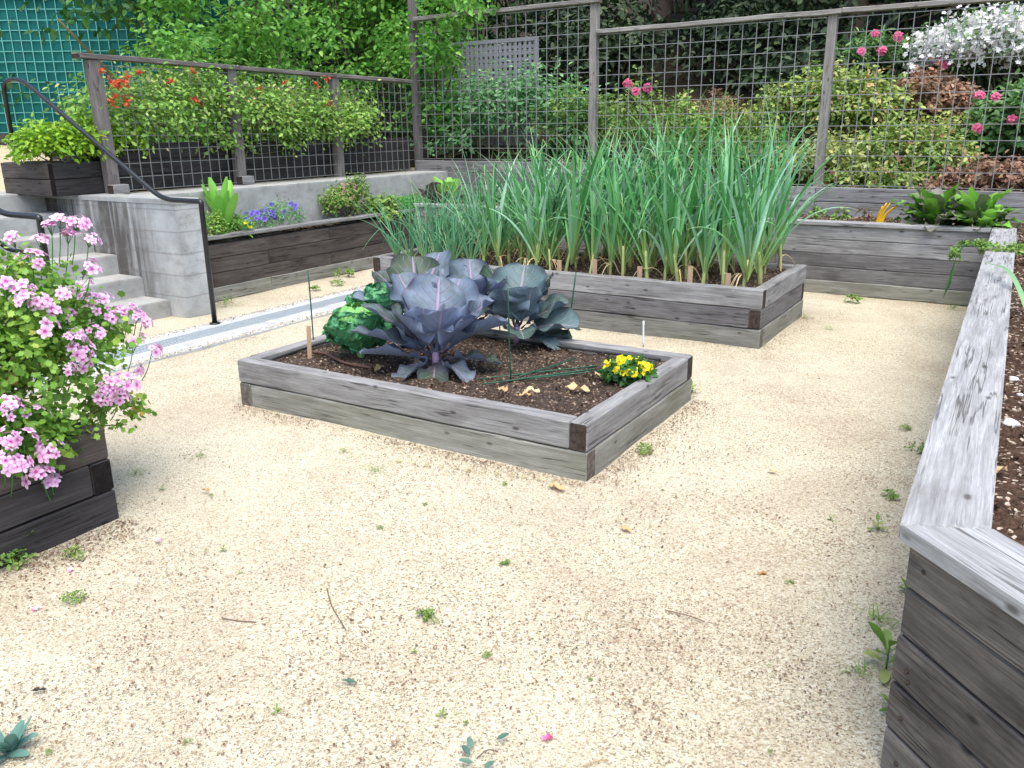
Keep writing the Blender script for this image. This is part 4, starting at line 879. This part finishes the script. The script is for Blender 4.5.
g = G(); tube(g, catmull([onsoil(*p, .25) for p in ((313, 352), (326, 354), (338, 360), (349, 364), (372, 368))], 5), .009, 7); tag(g.obj('drip_hose', M['hose'], loc=onsoil(313, 352, .25)), 'short brown irrigation hose on the soil beside the left stake', 'hose')
g = G(); tube(g, catmull([(-3.86, 3.42, .255), (-3.87, 3.8, .26), (-3.865, 4.2, .255), (-3.84, 4.55, .26), (-3.5, 4.585, .257), (-2.6, 4.58, .255), (-1.78, 4.585, .26)], 6), .008, 7); tag(g.obj('drip_hose', M['dripline'], loc=(-3.86, 3.42, .255)), 'black drip line along the inside back edges of the cabbage bed', 'hose')

# ------------------------------------------------------------------ SMALL THINGS ON THE GROUND AND SOIL
def curl(base, L, W, az, lab, mat, name='dry_leaf', cat='dry leaf', rnd=None, e=.12):
    g = G(); leafsheet(g, np.array(base)+np.array([0, 0, .004]), az, L, W, e, -.5*e/.12*.35, .35, .25, .06, RNG.random() if rnd is None else rnd, 8, 4, wf=4.)
    return tag(g.obj(name, mat, loc=base), lab, cat)
for (px, py, L, lab) in ((500, 388, .10, 'tan dry leaf at the front of the soil, left of its neighbour'), (522, 391, .11, 'pale tan dry leaf below the lying green stakes'), (533, 395, .08, 'dry leaf lying closest to the front board'), (590, 392, .14, 'large pale yellow dry leaf near the front corner of the bed'), (601, 378, .09, 'tan dry leaf against the yellow pansies'), (585, 350, .08, 'pinkish dry leaf near the back board of the bed'), (375, 371, .09, 'orange brown dry leaf in front of the green cabbage'), (296, 352, .08, 'pinkish dry leaf in the left corner of the bed')):
    curl(onsoil(px, py, .252), L, L*.55, RNG.uniform(0, 6.28), lab, M['dry'], rnd=RNG.uniform(.3, 1))
for (px, py, L, lab) in ((549, 485, .10, 'orange dry leaf on the gravel below the bed corner'), (632, 533, .06, 'small yellow brown leaf on the open gravel'), (1004, 468, .10, 'tan dry leaf on the mulch of the right bed'), (778, 473, .05, 'small brown leaf on the gravel right of the bed'), (210, 492, .045, 'dark brown leaf on the gravel near the black planter'), (757, 575, .04, 'little dark leaf on the gravel towards the right planter')):
    z = .62 if px == 1004 else .006; curl(gz(px, py, z), L, L*.5, RNG.uniform(0, 6.28), lab, M['dry'], rnd=.15 if 'dark' in lab else RNG.uniform(.3, .8))
curl(gz(341, 681, .006), .055, .016, .2, 'dark green fallen leaf on the gravel', M['eucalypt'], 'fallen_leaf', 'leaf'); curl(gz(30, 692, .006), .05, .013, .6, 'narrow black fallen leaf at the lower left', M['dripline'], 'fallen_leaf', 'leaf')
for (px, py, lab) in ((32, 612, 'pink petal on the gravel below the black planter, nearest the picture edge'), (162, 541, 'pink petal on the gravel right of the black planter'), (70, 573, 'pink petal on the brown litter by the black planter'), (553, 738, 'pink red petal on the gravel at the bottom')):
    curl(gz(px, py, .006), .032, .022, RNG.uniform(0, 6), lab, M['pinkpetal'] if 'red' not in lab else M['hotpink'], 'fallen_petal', 'petal', e=.04)
b = gz(478, 757, .008); t = thing('leafy_twig', 'fallen twig with oval grey green leaves at the bottom edge', 'twig', b); e = gz(498, 752, .02)
g = G(); tube(g, catmull([b, (b+e)/2+np.array([0, 0, .015]), e], 4), .0018, 5); g.obj('stem', M['twig'], t)
for (px, py, az) in ((496, 741, 1.0), (472, 750, 2.4), (470, 757, 2.7), (474, 764, 3.6), (494, 762, -1.6), (485, 770, -2.)):
    g = G(); leafsheet(g, gz(px, py, .012)+np.array([0, 0, .004]), az, .04, .018, .25, -.3, .2, .05, .1, RNG.random(), 8, 4); g.obj('leaf', M['eucalypt'], t)
rosette('succulent', 'blue green leafy rosette in the lower left corner', 'plant', gz(8, 752, .0), 14, .10, .035, M['succulent'], (.25, 1.2), -.2, wave=.02, pet=.05)
for (pts, lab) in ((((327, 588), (332, 606), (346, 630)), 'curved brown twig lying on the open gravel'), (((222, 618), (240, 621), (256, 622)), 'small dark twig on the gravel left of the curved one'), (((584, 766), (596, 761), (607, 760)), 'pale yellow stalk at the bottom edge of the gravel'), (((665, 610), (690, 616), (705, 622)), 'thin twig in the right part of the gravel')):
    P = [gz(*p, .008) for p in pts]; g = G(); tube(g, catmull(P, 5), .0019, 5); tag(g.obj('twig', M['twig'] if 'yellow' not in lab else M['leek_dry'], loc=P[0]), lab, 'twig')

# weeds
def weed_proto(kind):
    nm = ('grass_tuft', 'weed')[kind > 0]; t = None; g = G()
    if kind == 0:
        for i in range(26):
            a = RNG.uniform(0, 6.28); L = RNG.uniform(.05, .12); s = np.linspace(0, 1, 5); an = RNG.uniform(.5, 1.4)-1.0*s; x = np.cumsum(np.cos(an))*L/5; z = np.cumsum(np.sin(an))*L/5
            o = RNG.normal(0, .022, 2); strip(g, np.c_[o[0]+math.cos(a)*x, o[1]+math.sin(a)*x, np.maximum(z, .004)-.004], .0045*(1.05-s), (-math.sin(a), math.cos(a), 0), .2, RNG.random())
    elif kind == 1:
        for i in range(9): leafsheet(g, np.array([0, 0, .008*i]), i*2.4, RNG.uniform(.06, .11), .032, .35+.08*i, -.6, .15, .06, .25, RNG.random(), 7, 3)
        tube(g, [(0, 0, -.01), (.004, 0, .08)], .003, 5, .4)
    else:
        cloud(g, [(0, 0, .025, .06, .06, .03)], 110, .022, LEAF, 11, .25, zmin=.004)
    return g
WM = [weed_proto(k % 3) for k in range(9)]
mats_w = {0: 'weed', 1: 'weed', 2: 'weed'}
protos = {}
def weed(px, py, k, sc, lab, cat='weed', grp=None, z=0., dry=False):
    key = (k, dry); nm = 'grass_tuft' if k % 3 == 0 else 'weed'
    if key not in protos:
        o = WM[k].obj(nm, M['drygrassblade'] if dry else M[mats_w[k % 3]], None, (0, 0, 0)); protos[key] = o
    else:
        o = protos[key].copy(); COL.objects.link(o); [o.__delitem__(q) for q in ('group',) if q in o]
    o.location = gz(px, py, z); o.rotation_euler = (0, 0, RNG.uniform(0, 6)); o.scale = (sc*.8,)*3; tag(o, lab, cat, grp)
for (px, py, k, sc, lab) in ((345, 277, 2, 1.9, 'largest green clump on the far gravel beside the left planter'), (337, 286, 5, 1.3, 'green clump just below the largest one beside the path'), (316, 291, 8, 1.2, 'green clump nearest the path beside the left planter'), (226, 305, 0, 2.3, 'grass tuft at the handrail end of the left planter'), (826, 292, 1, 1.7, 'dark green weed at the foot of the back planter, just right of the rear bed'), (852, 303, 8, 1.5, 'flat green weed on the gravel below the back planter'), (929, 299, 4, 1.7, 'weed growing against the back planter, left of its corner'), (962, 302, 7, 1.5, 'weed in the far right corner of the back planter'), (886, 668, 1, 1.35, 'leafy green weed growing against the right planter'), (880, 625, 0, 1.35, 'tall grass tuft above the leafy weed by the right planter'), (860, 672, 3, .9, 'yellowish grass beside the leafy weed'), (877, 531, 4, .65, 'small leafy weed in the gravel near the cap corner'), (888, 499, 8, .8, 'low weed in the gravel above the cap corner'), (906, 592, 7, .6, 'weed squeezed against the angled planter face'), (893, 712, 7, .6, 'weed at the base of the planter near the bottom right'), (24, 556, 1, 1.0, 'leafy weed leaning on the black planter boards'), (10, 568, 5, 1.2, 'ground hugging weed at the left picture edge'), (75, 558, 2, .8, 'clover patch on the litter by the black planter'), (73, 602, 5, .7, 'bright green clover patch below the black planter'), (137, 475, 0, .9, 'pale grass tuft right of the black planter corner'), (645, 453, 5, .9, 'weed beside the right end of the cabbage bed front corner'), (692, 393, 4, .8, 'weed at the back right corner of the cabbage bed'), (427, 616, 8, .6, 'green clover in the middle of the gravel'), (201, 457, 0, .7, 'thin grass tuft on the gravel before the cabbage bed'), (345, 453, 3, .7, 'faint grass sprig in front of the low bed'), (375, 472, 6, .8, 'faint dry grass at the front board of the low bed'), (505, 565, 8, .45, 'tiny clover on the gravel below the bed'), (430, 622, 2, .5, 'tiny clover touching the larger one'), (805, 318, 0, 1., 'grass tuft at the rear bed right corner'), (762, 346, 3, 1., 'grass tuft at the rear bed front corner'), (830, 330, 6, 1., 'thin grass on the gravel right of the rear bed'), (917, 452, 2, .8, 'green weed along the right planter halfway up'), (905, 430, 5, .6, 'small green weed along the right planter further up'), (952, 310, 3, 1.4, 'grass along the right planter near its far corner')):
    weed(px, py, k, sc, lab, 'grass' if k % 3 == 0 else 'weed')
n = 0
while n < 26:
    px, py = RNG.uniform(0, 900), RNG.uniform(400, 765)
    if 230 < px < 700 and py < 480: continue
    if px < 130 and py < 570: continue
    p = gz(px, py)
    if p[0] > -.25: continue
    k = int(RNG.integers(0, 9)); weed(px, py, k, RNG.uniform(.14, .3), 'tiny sprig of green growing through the gravel', 'weed', 'tiny sprigs in the gravel'); n += 1
for k in range(14):
    f = k/13; weed(*[(400+f*180, 463+f*22, )[q] for q in (0, 1)], int(RNG.choice([0, 3, 6])), RNG.uniform(.25, .5), 'thin dry grass along the front foot of the low bed', 'grass', 'dry grass at the foot of the low bed', dry=True)

# loose grit and litter (uncountable)
g = G(); n = 42000; px = RNG.uniform(-60, 1080, n); py = 330+450*RNG.random(n)**.8; d = CF+CR*((px-CX)/FPX)[:, None]-CU*((py-CY)/FPX)[:, None]; P = CAM+d*(-EYE/d[:, 2:3])
ok = (P[:, 0] < -.16) & ~((P[:, 0] > -3.99) & (P[:, 0] < -1.60) & (P[:, 1] > 3.26) & (P[:, 1] < 4.72)) & ~((P[:, 0] < -3.17) & (P[:, 1] < 1.94)) & (P[:, 1] < 6.) & (P[:, 0] > -5.2)
P = P[ok]; n = len(P); P[:, 2] = .002; o = unit(np.array([0, 0, 1])+RNG.normal(0, .5, (n, 3))); inst(g, CHIP, P, np.cross(o, rdir(n)), o, RNG.uniform(.003, .0075, n), RNG.random(n)); tag(g.obj('loose_grit', M['grit'], smooth=False), 'loose pale grit scattered over the whole gravel yard', 'grit', kind='stuff')
g = G(); Ps = []
def along(a, b, n, w): 
    f = RNG.random((n, 1)); p = np.array(a)*(1-f)+np.array(b)*f; q = np.abs(RNG.normal(0, w, (n, 1))); dd = unit(np.array(b)-np.array(a)); return np.c_[p+q*np.array([dd[1], -dd[0]]), np.zeros(n)]
Ps += [along((-3.97, 3.26), (-1.6, 3.26), 1500, .07), along((-1.6, 3.27), (-1.6, 4.7), 1300, .09), along((-3.17, .5), (-3.17, 1.93), 2600, .15), along((-5.3, 6.08), (-1.6, 6.08), 500, .05), along((-1.58, 6.1), (-1.58, 7.4), 300, .08)]
for k in range(110):
    c = gz(RNG.uniform(0, 880), 300+470*RNG.random()); m = RNG.integers(10, 90); Ps.append(np.c_[c[:2]+RNG.normal(0, RNG.uniform(.05, .2), (m, 2)), np.zeros(m)])
P = np.concatenate(Ps); ok = (P[:, 0] < -.2) & ~((P[:, 0] > -3.98) & (P[:, 0] < -1.61) & (P[:, 1] > 3.27) & (P[:, 1] < 4.71)) & ~((P[:, 0] < -3.18) & (P[:, 1] < 1.93)); P = P[ok]; n = len(P); P[:, 2] = .005
o = unit(np.array([0, 0, 1])+RNG.normal(0, .35, (n, 3))); inst(g, LEAF, P, np.cross(o, rdir(n)), o, RNG.uniform(.004, .014, n), RNG.random(n)); tag(g.obj('leaf_litter', M['litter'], smooth=False), 'reddish brown leaf crumbs drifted along the timber beds', 'litter', kind='stuff')

# ------------------------------------------------------------------ UPPER TERRACE plants
AB = []
for v in np.linspace(5.3, 8.7, 9): AB.append((-7.82+RNG.normal(0, .05), v, 1.74+.07*math.sin(v*2.2)-.10*(v > 7.9), .42, .38, .42))
t = shrub('flowering_shrub', 'long olive green shrub with reddish tips growing through the lower wire fence', 'shrub', (-8.0, 6.8, 1.42), AB+[(-7.7, 6.4, 1.48, .2, .3, .2), (-7.68, 7.1, 1.44, .18, .4, .18), (-7.7, 7.9, 1.5, .18, .3, .18)], 15000, .052, M['abelia'], twig=26, per=16, spread=.22, clump=.4)
for k in range(22):
    g = G(); q = np.array([RNG.normal(-7.50, .05), RNG.uniform(5.0, 6.6) if k < 16 else RNG.uniform(6.8, 8.3), RNG.uniform(1.80, 2.2)]); m = 8; inst(g, LEAF, q+RNG.normal(0, .012, (m, 3)), rdir(m), rdir(m), np.full(m, .05), RNG.random(m)); g.obj('bloom', M['redbloom'], t)
shrub('lime_shrub', 'rounded lime green shrub in the short planter at the stair top', 'shrub', (-7.95, 4.75, 1.30), [(-7.88, 4.62, 1.47, .34, .36, .22), (-7.8, 4.95, 1.5, .28, .35, .22), (-7.85, 5.35, 1.47, .24, .35, .2)], 3600, .052, M['lime'], twig=10, per=18)
b = np.array([-8.95, 4.62, 1.03]); weed(47, 188, 3, 2.2, 'grass tuft at the top of the stairs beside the short planter', 'grass', z=1.05)
HB = []
for k in range(26):
    px = RNG.uniform(165, 470); py = RNG.uniform(-60, 95) if px < 400 else RNG.uniform(-40, 60); p = gu(px, py, -9.2-RNG.random()*1.2) if px < 380 else gv(px, py, 10.6+RNG.random()*.9); HB.append((*p, .55, .55, .5))
def hedge(label, sel, n, base):
    t = thing('leafy_shrub', label, 'shrub', base, 'leafy shrubs behind the lower fence'); g = G(); cloud(g, sel, n+1800, .09, LEAF, 14, .22, shell=.4, jit=.5, up=.55); g.obj('foliage', M['hedge'], t)
    g = G(); softtwigs(g, base, sel, 14, .02); g.obj('branches', M['bark'], t); del t['group']
hs_ = sorted(HB, key=lambda b: proj(b[:3])[0])
for q, lab in enumerate(('bright green leafy shrub beside the green screen fence', 'bright green leafy shrub in the middle behind the olive shrub', 'bright green leafy shrub around the tall corner post')):
    sel = hs_[q*9:(q+1)*9]; c = np.mean([s[:2] for s in sel], 0)
    # fill down to the ground so the crown has a body
    sel = sel+[(s[0]+RNG.normal(0, .2), s[1]+RNG.normal(0, .2), max(1.5, s[2]-.9), .55, .55, .55) for s in sel[::2]]
    if q == 2: sel = sel+[(*gv(px, py, vv), .30, .22, .26) for px, py, vv in ((432, 8, 9.7), (455, 30, 9.75), (428, 45, 9.72), (405, 35, 9.8), (395, 65, 9.9), (440, 62, 9.72), (470, 8, 9.75))]
    hedge(lab, sel, 5200, (c[0], c[1], 1.05))
# darker understorey behind
for q, (u, v, lab) in enumerate(((-11.6, 9.6, 'dark green bushy tree behind the green leafy shrubs on the left'), (-11.0, 12.6, 'dark green bushy tree behind the corner post'), (-14.5, 9.8, 'tall dark bush behind the green screen fence'))):
    shrub('bushy_tree', lab, 'tree', (u, v, 1.1), [(u+RNG.normal(0, .5), v+RNG.normal(0, .7), z, 1.2, 1.3, .9) for z in (1.8, 2.6, 3.4, 4.2, 5.0, 5.6)], 5200, .15, M['deepgreen'], twig=12, twr=.05, per=14, spread=.25, shell=.4)
# vine on the green screen
t = thing('climbing_vine', 'thin vine with sparse pale leaves climbing the green windscreen', 'vine', (-12.9, 6.4, 1.3)); g = G(); g2 = G()
nrm3 = np.array([nrm[0], nrm[1], 0.])
def onscreen(px, py, off=.10): d_ = ray(px, py); tt = ((np.array([*a, 0])-nrm3*off-CAM)@nrm3)/(d_@nrm3); return CAM+d_*tt
for path in (((-10, 25), (30, 38), (60, 28), (95, 18), (150, 15)), ((-10, 40), (20, 42), (45, 45), (75, 22), (130, 40)), ((-5, 60), (10, 62), (30, 66), (55, 78), (65, 95)), ((60, 20), (80, 42), (100, 60), (120, 80)), ((100, 5), (125, 20), (150, 50))):
    P = catmull([onscreen(*p) for p in path], 8); tube(g2, P, .008, 5)
    for p in P:
        m = RNG.integers(2, 8); inst(g, LEAF, p+RNG.normal(0, .09, (m, 3)), rdir(m), unit(rdir(m)-nrm3*1.2+np.array([0, 0, .5])), RNG.uniform(.08, .15, m), RNG.uniform(.3, 1, m))
g.obj('leaves', M['varieg'] if False else M['hedge'], t); g2.obj('stems', M['stem'], t)

# ------------------------------------------------------------------ HILLSIDE SHRUBS behind the tall fence
def mound(px0, px1, py0, py1, v, depth=.7, nb=7, zmin=.9):
    out = []
    for k in range(nb):
        px = px0+(px1-px0)*(k+.5)/nb; arch = math.sin(PI*(k+.5)/nb); p1 = gv(px, py1, v); p0 = gv(px, py0+(py1-py0)*.35*(1-arch), v)
        cz = (p0[2]+p1[2])/2; rz = max(.12, (p0[2]-p1[2])/2); ru = abs(gv(px1, py1, v)[0]-gv(px0, py1, v)[0])/nb*.95
        out.append((p1[0], v+RNG.normal(0, .1), cz, ru, depth*.55, rz))
    return out
def hillshrub(name, label, box, v, n, size, mat, tm=LEAF, nb=6, per=16, twig=10, **kw):
    bl = mound(*box, v, nb=nb); c = np.mean([b_[:2] for b_ in bl], 0); base = (c[0], c[1], float(hillz(np.array(c[0]), np.array(c[1])))); return shrub(name, label, 'shrub', base, bl, n, size, mat, tm, twig=twig, per=per, **kw), bl
hillshrub('leafy_shrub', 'blue green leafy shrub in front of the lattice panel', (440, 590, 58, 165), 10.7, 4200, .075, M['dogrose'], nb=7, spread=.22, shell=.35)
hillshrub('leafy_shrub', 'sparse yellow green shrub just left of the middle fence post', (540, 600, 82, 150), 10.5, 900, .07, M['weed'], nb=3)
hillshrub('leafy_shrub', 'low tangled shrub at the foot of the corner fence post', (425, 470, 120, 165), 10.4, 500, .06, M['dogrose'], nb=3)
s, bl = hillshrub('rose_bush', 'small rose bush with two pink blooms right of the middle post', (606, 672, 82, 150), 10.7, 1100, .06, M['weed'], nb=4, spread=.25)
for (px, py) in ((628, 84), (636, 92), (648, 88)): bunch(s, 'bloom', M['hotpink'], gv(px, py, 10.45), (0, -1, .3), .05, FLOWER, (5, 8), .04)
hillshrub('leafy_shrub', 'dense bright green shrub behind the leek tips', (655, 770, 110, 185), 10.9, 2600, .06, M['weed'], nb=6)
hillshrub('leafy_shrub', 'round olive bush right of the rose bush', (660, 700, 95, 160), 11.3, 900, .06, M['abelia'], nb=3)
hillshrub('twiggy_shrub', 'bare brownish twiggy bush above the leek tips', (686, 735, 90, 130), 11.6, 700, .05, M['redshrub'], LONG, nb=3, twig=24)
hillshrub('azalea', 'large yellow green mounded shrub with reddish leaf tips across the right fence post', (762, 905, 66, 150), 11.4, 8200, .062, M['nandina'], LEAF, nb=7, shell=.3, clump=.6, spread=.24)
hillshrub('azalea', 'reddish brown mounded shrub right of the yellow green one', (882, 968, 70, 130), 11.9, 4200, .062, M['redshrub'], LEAF, nb=5)
hillshrub('azalea', 'yellow green and red shrub in the middle right, below the reddish mound', (845, 965, 120, 190), 10.9, 6000, .058, M['nandina'], LEAF, nb=6, shell=.3, clump=.6, spread=.24)
hillshrub('azalea', 'low brownish shrub along the boards at the right', (930, 1060, 158, 200), 10.5, 3600, .055, M['redshrub'], LEAF, nb=6)
hillshrub('azalea', 'low dark red shrub along the boards right of the post', (832, 940, 160, 200), 10.5, 3000, .055, M['nandina'], LEAF, nb=5)
hillshrub('variegated_shrub', 'cream and yellow variegated shrub around the foot of the right post', (775, 872, 132, 192), 10.55, 2400, .06, M['varieg'], nb=5)
hillshrub('leafy_shrub', 'pale green shrub left of the variegated one', (735, 800, 125, 190), 10.7, 1600, .06, M['weed'], nb=4)
s, bl = hillshrub('rhododendron', 'rhododendron with pink blooms high on the slope', (835, 930, 32, 78), 12.8, 2200, .10, M['rhodo'], LONG, nb=5)
for (px, py) in ((876, 34), (862, 52), (882, 51), (898, 37), (945, 65), (940, 62)): bunch(s, 'bloom', M['hotpink'], gv(px, py, 12.3), (0, -1, .3), .05, FLOWER, (5, 8), .04)
s, bl = hillshrub('rhododendron', 'dark green shrub with red blooms at the right edge', (965, 1060, 80, 175), 11.2, 3200, .09, M['rhodo'], nb=5)
for (px, py) in ((980, 96), (996, 98), (978, 128), (1012, 120)): bunch(s, 'bloom', M['hotpink'], gv(px, py, 10.75), (0, -1, .3), .045, FLOWER, (4, 7), .04)
bl = mound(915, 1080, 8, 85, 12.6, nb=8); t = thing('white_blossom_shrub', 'shrub covered in white blossom at the top right', 'shrub', (bl[4][0], 12.6, float(hillz(np.array(bl[4][0]), np.array(12.6)))))
g = G(); cloud(g, bl, 3200, .06, LEAF, 14, .25); g.obj('foliage', M['rhodo'], t); g = G(); cloud(g, [(b_[0], b_[1]-.12, b_[2], b_[3]*1.05, b_[4], b_[5]*1.05) for b_ in bl], 6000, .030, FLOWER, 14, .22, shell=.48, jit=.8); g.obj('blossom', M['whitepetal'], t); g = G(); softtwigs(g, t.location, bl, 14, .012); g.obj('stems', M['stem'], t)

# ------------------------------------------------------------------ DARK TREES on the slope
def tree(label, u, v, H, R, n, size=.24, mat='forest', lowf=.06):
    z0 = float(hillz(np.array(u), np.array(v))) if u > -7.7 else float(terrz(np.array(u), np.array(v)))
    t = thing('evergreen_tree', label, 'tree', (u, v, z0-.1)); g = G(); ph = RNG.uniform(0, 6)
    P = catmull([(u, v, z0-.1), (u+.15*math.sin(ph), v, z0+H*.35), (u+.1*math.cos(ph), v+.1, z0+H*.7), (u, v, z0+H)], 5); tube(g, P, np.linspace(.22, .03, len(P)), 9); g.obj('trunk', M['bark'], t)
    gl = G(); bl = []
    for k in range(15):
        f = lowf+(1-lowf)*(k+.5)/15; a_ = k*2.4+ph; r = R*(1.15-f)**.7*RNG.uniform(.8, 1.15); s0 = np.array([u, v, z0+H*f]); e = s0+np.array([math.cos(a_)*r, math.sin(a_)*r, -.12*r]); tube(gl, catmull([s0, (s0+e)/2+np.array([0, 0, .15]), e], 4), np.linspace(.06, .012, 9), 5)
        for q in (.45, .85): bl.append((*(s0*(1-q)+e*q), R*.42, R*.42, R*.24))
    gl.obj('limb', M['bark'], t); g = G(); cloud(g, bl, n, size, LONG, 16, .4, shell=.4, droop=.5); g.obj('crown', M[mat], t)
    return t
TR = [(-9.5, 17.5, 'dark evergreen tree farthest left above the leafy shrubs'), (-6.6, 16.2, 'dark evergreen tree behind the lattice panel'), (-4.6, 18.0, 'dark evergreen tree right of the lattice behind the middle post'), (-3.0, 15.8, 'dark evergreen tree above the rose bush'), (-1.0, 17.5, 'dark evergreen tree left of the right fence post'), (.9, 16.2, 'dark evergreen tree right of the right fence post'), (3.0, 17.8, 'dark evergreen tree behind the white blossom shrub'), (5.2, 16.8, 'dark evergreen tree at the far right of the slope')]
for (u, v, lab) in TR: tree(lab, u, v, RNG.uniform(8, 10), RNG.uniform(2.5, 3.1), 6500)
for (u, v, lab) in ((-12, 16, 'green broadleaf tree beyond the green screen fence, right one'), (-16.5, 13.5, 'green broadleaf tree beyond the green screen fence, left one'), (-21, 8., 'green broadleaf tree far behind the stairs')): tree(lab, u, v, 8.5, 3.0, 4200, .28, 'deepgreen', .12)

for (u, v, lab) in ((-6.3, 13.6, 'dark evergreen bush behind the lattice panel'), (-4.2, 14.2, 'dark evergreen bush behind the middle fence post'), (-2.4, 13.4, 'low dark bush on the slope above the rose bush'), (-.9, 14.2, 'low dark bush on the slope left of the rhododendron'), (2.6, 14.6, 'dark evergreen bush behind the white blossom shrub'), (-8.6, 14.0, 'dark evergreen bush behind the leafy shrubs at the corner post')):
    z0 = float(hillz(np.array(u), np.array(v))) if u > -7.7 else float(terrz(np.array(u), np.array(v)))
    hh = .55 if 'low' in lab else 1.1
    shrub('evergreen_bush', lab, 'bush', (u, v, z0), [(u+RNG.normal(0, .6), v+RNG.normal(0, .4), z0+hh*(.4+.5*RNG.random()), 1.0, .7, hh*.7) for k in range(6)], 3200, .12, M['forest'], twig=8, twr=.02, per=14, spread=.25, shell=.4)
# gravel swept over the strip edges
g = G(); n = 5200; P = np.c_[np.where(RNG.random(n) < .5, -5.30-np.abs(RNG.normal(0, .045, n)), -5.96+np.abs(RNG.normal(0, .05, n))), RNG.uniform(1.6, 8.3, n), np.full(n, .019)]; o = unit(np.array([0, 0, 1])+RNG.normal(0, .5, (n, 3))); inst(g, CHIP, P, np.cross(o, rdir(n)), o, RNG.uniform(.006, .018, n), RNG.random(n)); tag(g.obj('path_grit', M['grit'], smooth=False), 'loose grit swept over the edges of the concrete path', 'grit', kind='stuff')

hillshrub('leafy_shrub', 'pale olive shrub with ragged top left of the yellow green mound', (690, 765, 98, 150), 11.9, 1700, .06, M['nandina'], nb=5, shell=.35, spread=.25)
hillshrub('leafy_shrub', 'light green shrub filling the slope behind the middle fence post', (560, 640, 100, 165), 11.2, 1800, .065, M['weed'], nb=4, shell=.35)
hillshrub('leafy_shrub', 'mottled green and red shrub between the reddish mound and the red blooms', (915, 985, 105, 160), 11.6, 1500, .06, M['nandina'], nb=4, shell=.35)
#@@END
# ------------------------------------------------------------------ CAMERA, LIGHT, WORLD
cd = bpy.data.cameras.new('camera'); cam = bpy.data.objects.new('camera', cd); COL.objects.link(cam)
cd.sensor_width = 36; cd.lens = FPX/1024*36; cd.clip_start = .05; cd.clip_end = 800
cam.matrix_world = Matrix(((CR[0], CU[0], -CF[0], 0), (CR[1], CU[1], -CF[1], 0), (CR[2], CU[2], -CF[2], EYE), (0, 0, 0, 1)))
SC.camera = cam
SUN_EL, SUN_AZ = math.radians(68), math.radians(140)     # azimuth measured from +Y towards +X
sd = bpy.data.lights.new('sun', 'SUN'); sd.energy = 1.5; sd.angle = math.radians(60); sd.color = (1, .955, .87)
so = bpy.data.objects.new('sun', sd); COL.objects.link(so); so.location = (0, 0, 30)
dv = Vector((math.cos(SUN_EL)*math.sin(SUN_AZ), math.cos(SUN_EL)*math.cos(SUN_AZ), math.sin(SUN_EL)))
so.rotation_euler = dv.to_track_quat('Z', 'Y').to_euler()
wd = bpy.data.worlds.new('World'); SC.world = wd; wd.use_nodes = True; nt = wd.node_tree; nt.nodes.clear()
sk = nt.nodes.new('ShaderNodeTexSky'); sk.sky_type = 'NISHITA'; sk.sun_disc = False; sk.sun_elevation = SUN_EL; sk.sun_rotation = SUN_AZ
sk.air_density = 1.; sk.dust_density = 2.5; sk.ozone_density = 1.
bg = nt.nodes.new('ShaderNodeBackground'); bg.inputs[1].default_value = .15
ow = nt.nodes.new('ShaderNodeOutputWorld'); nt.links.new(sk.outputs[0], bg.inputs[0]); nt.links.new(bg.outputs[0], ow.inputs[0])
vs_ = SC.view_settings; SC.display_settings.display_device = 'sRGB'
vs_.view_transform = 'Standard'; vs_.look = 'None'; vs_.exposure = 1.32; vs_.gamma = 1; vs_.use_curve_mapping = False
SC.cycles.use_denoising = True
SC.cycles.max_bounces = 6; SC.cycles.diffuse_bounces = 3; SC.cycles.transparent_max_bounces = 4; SC.cycles.caustics_reflective = False; SC.cycles.caustics_refractive = False
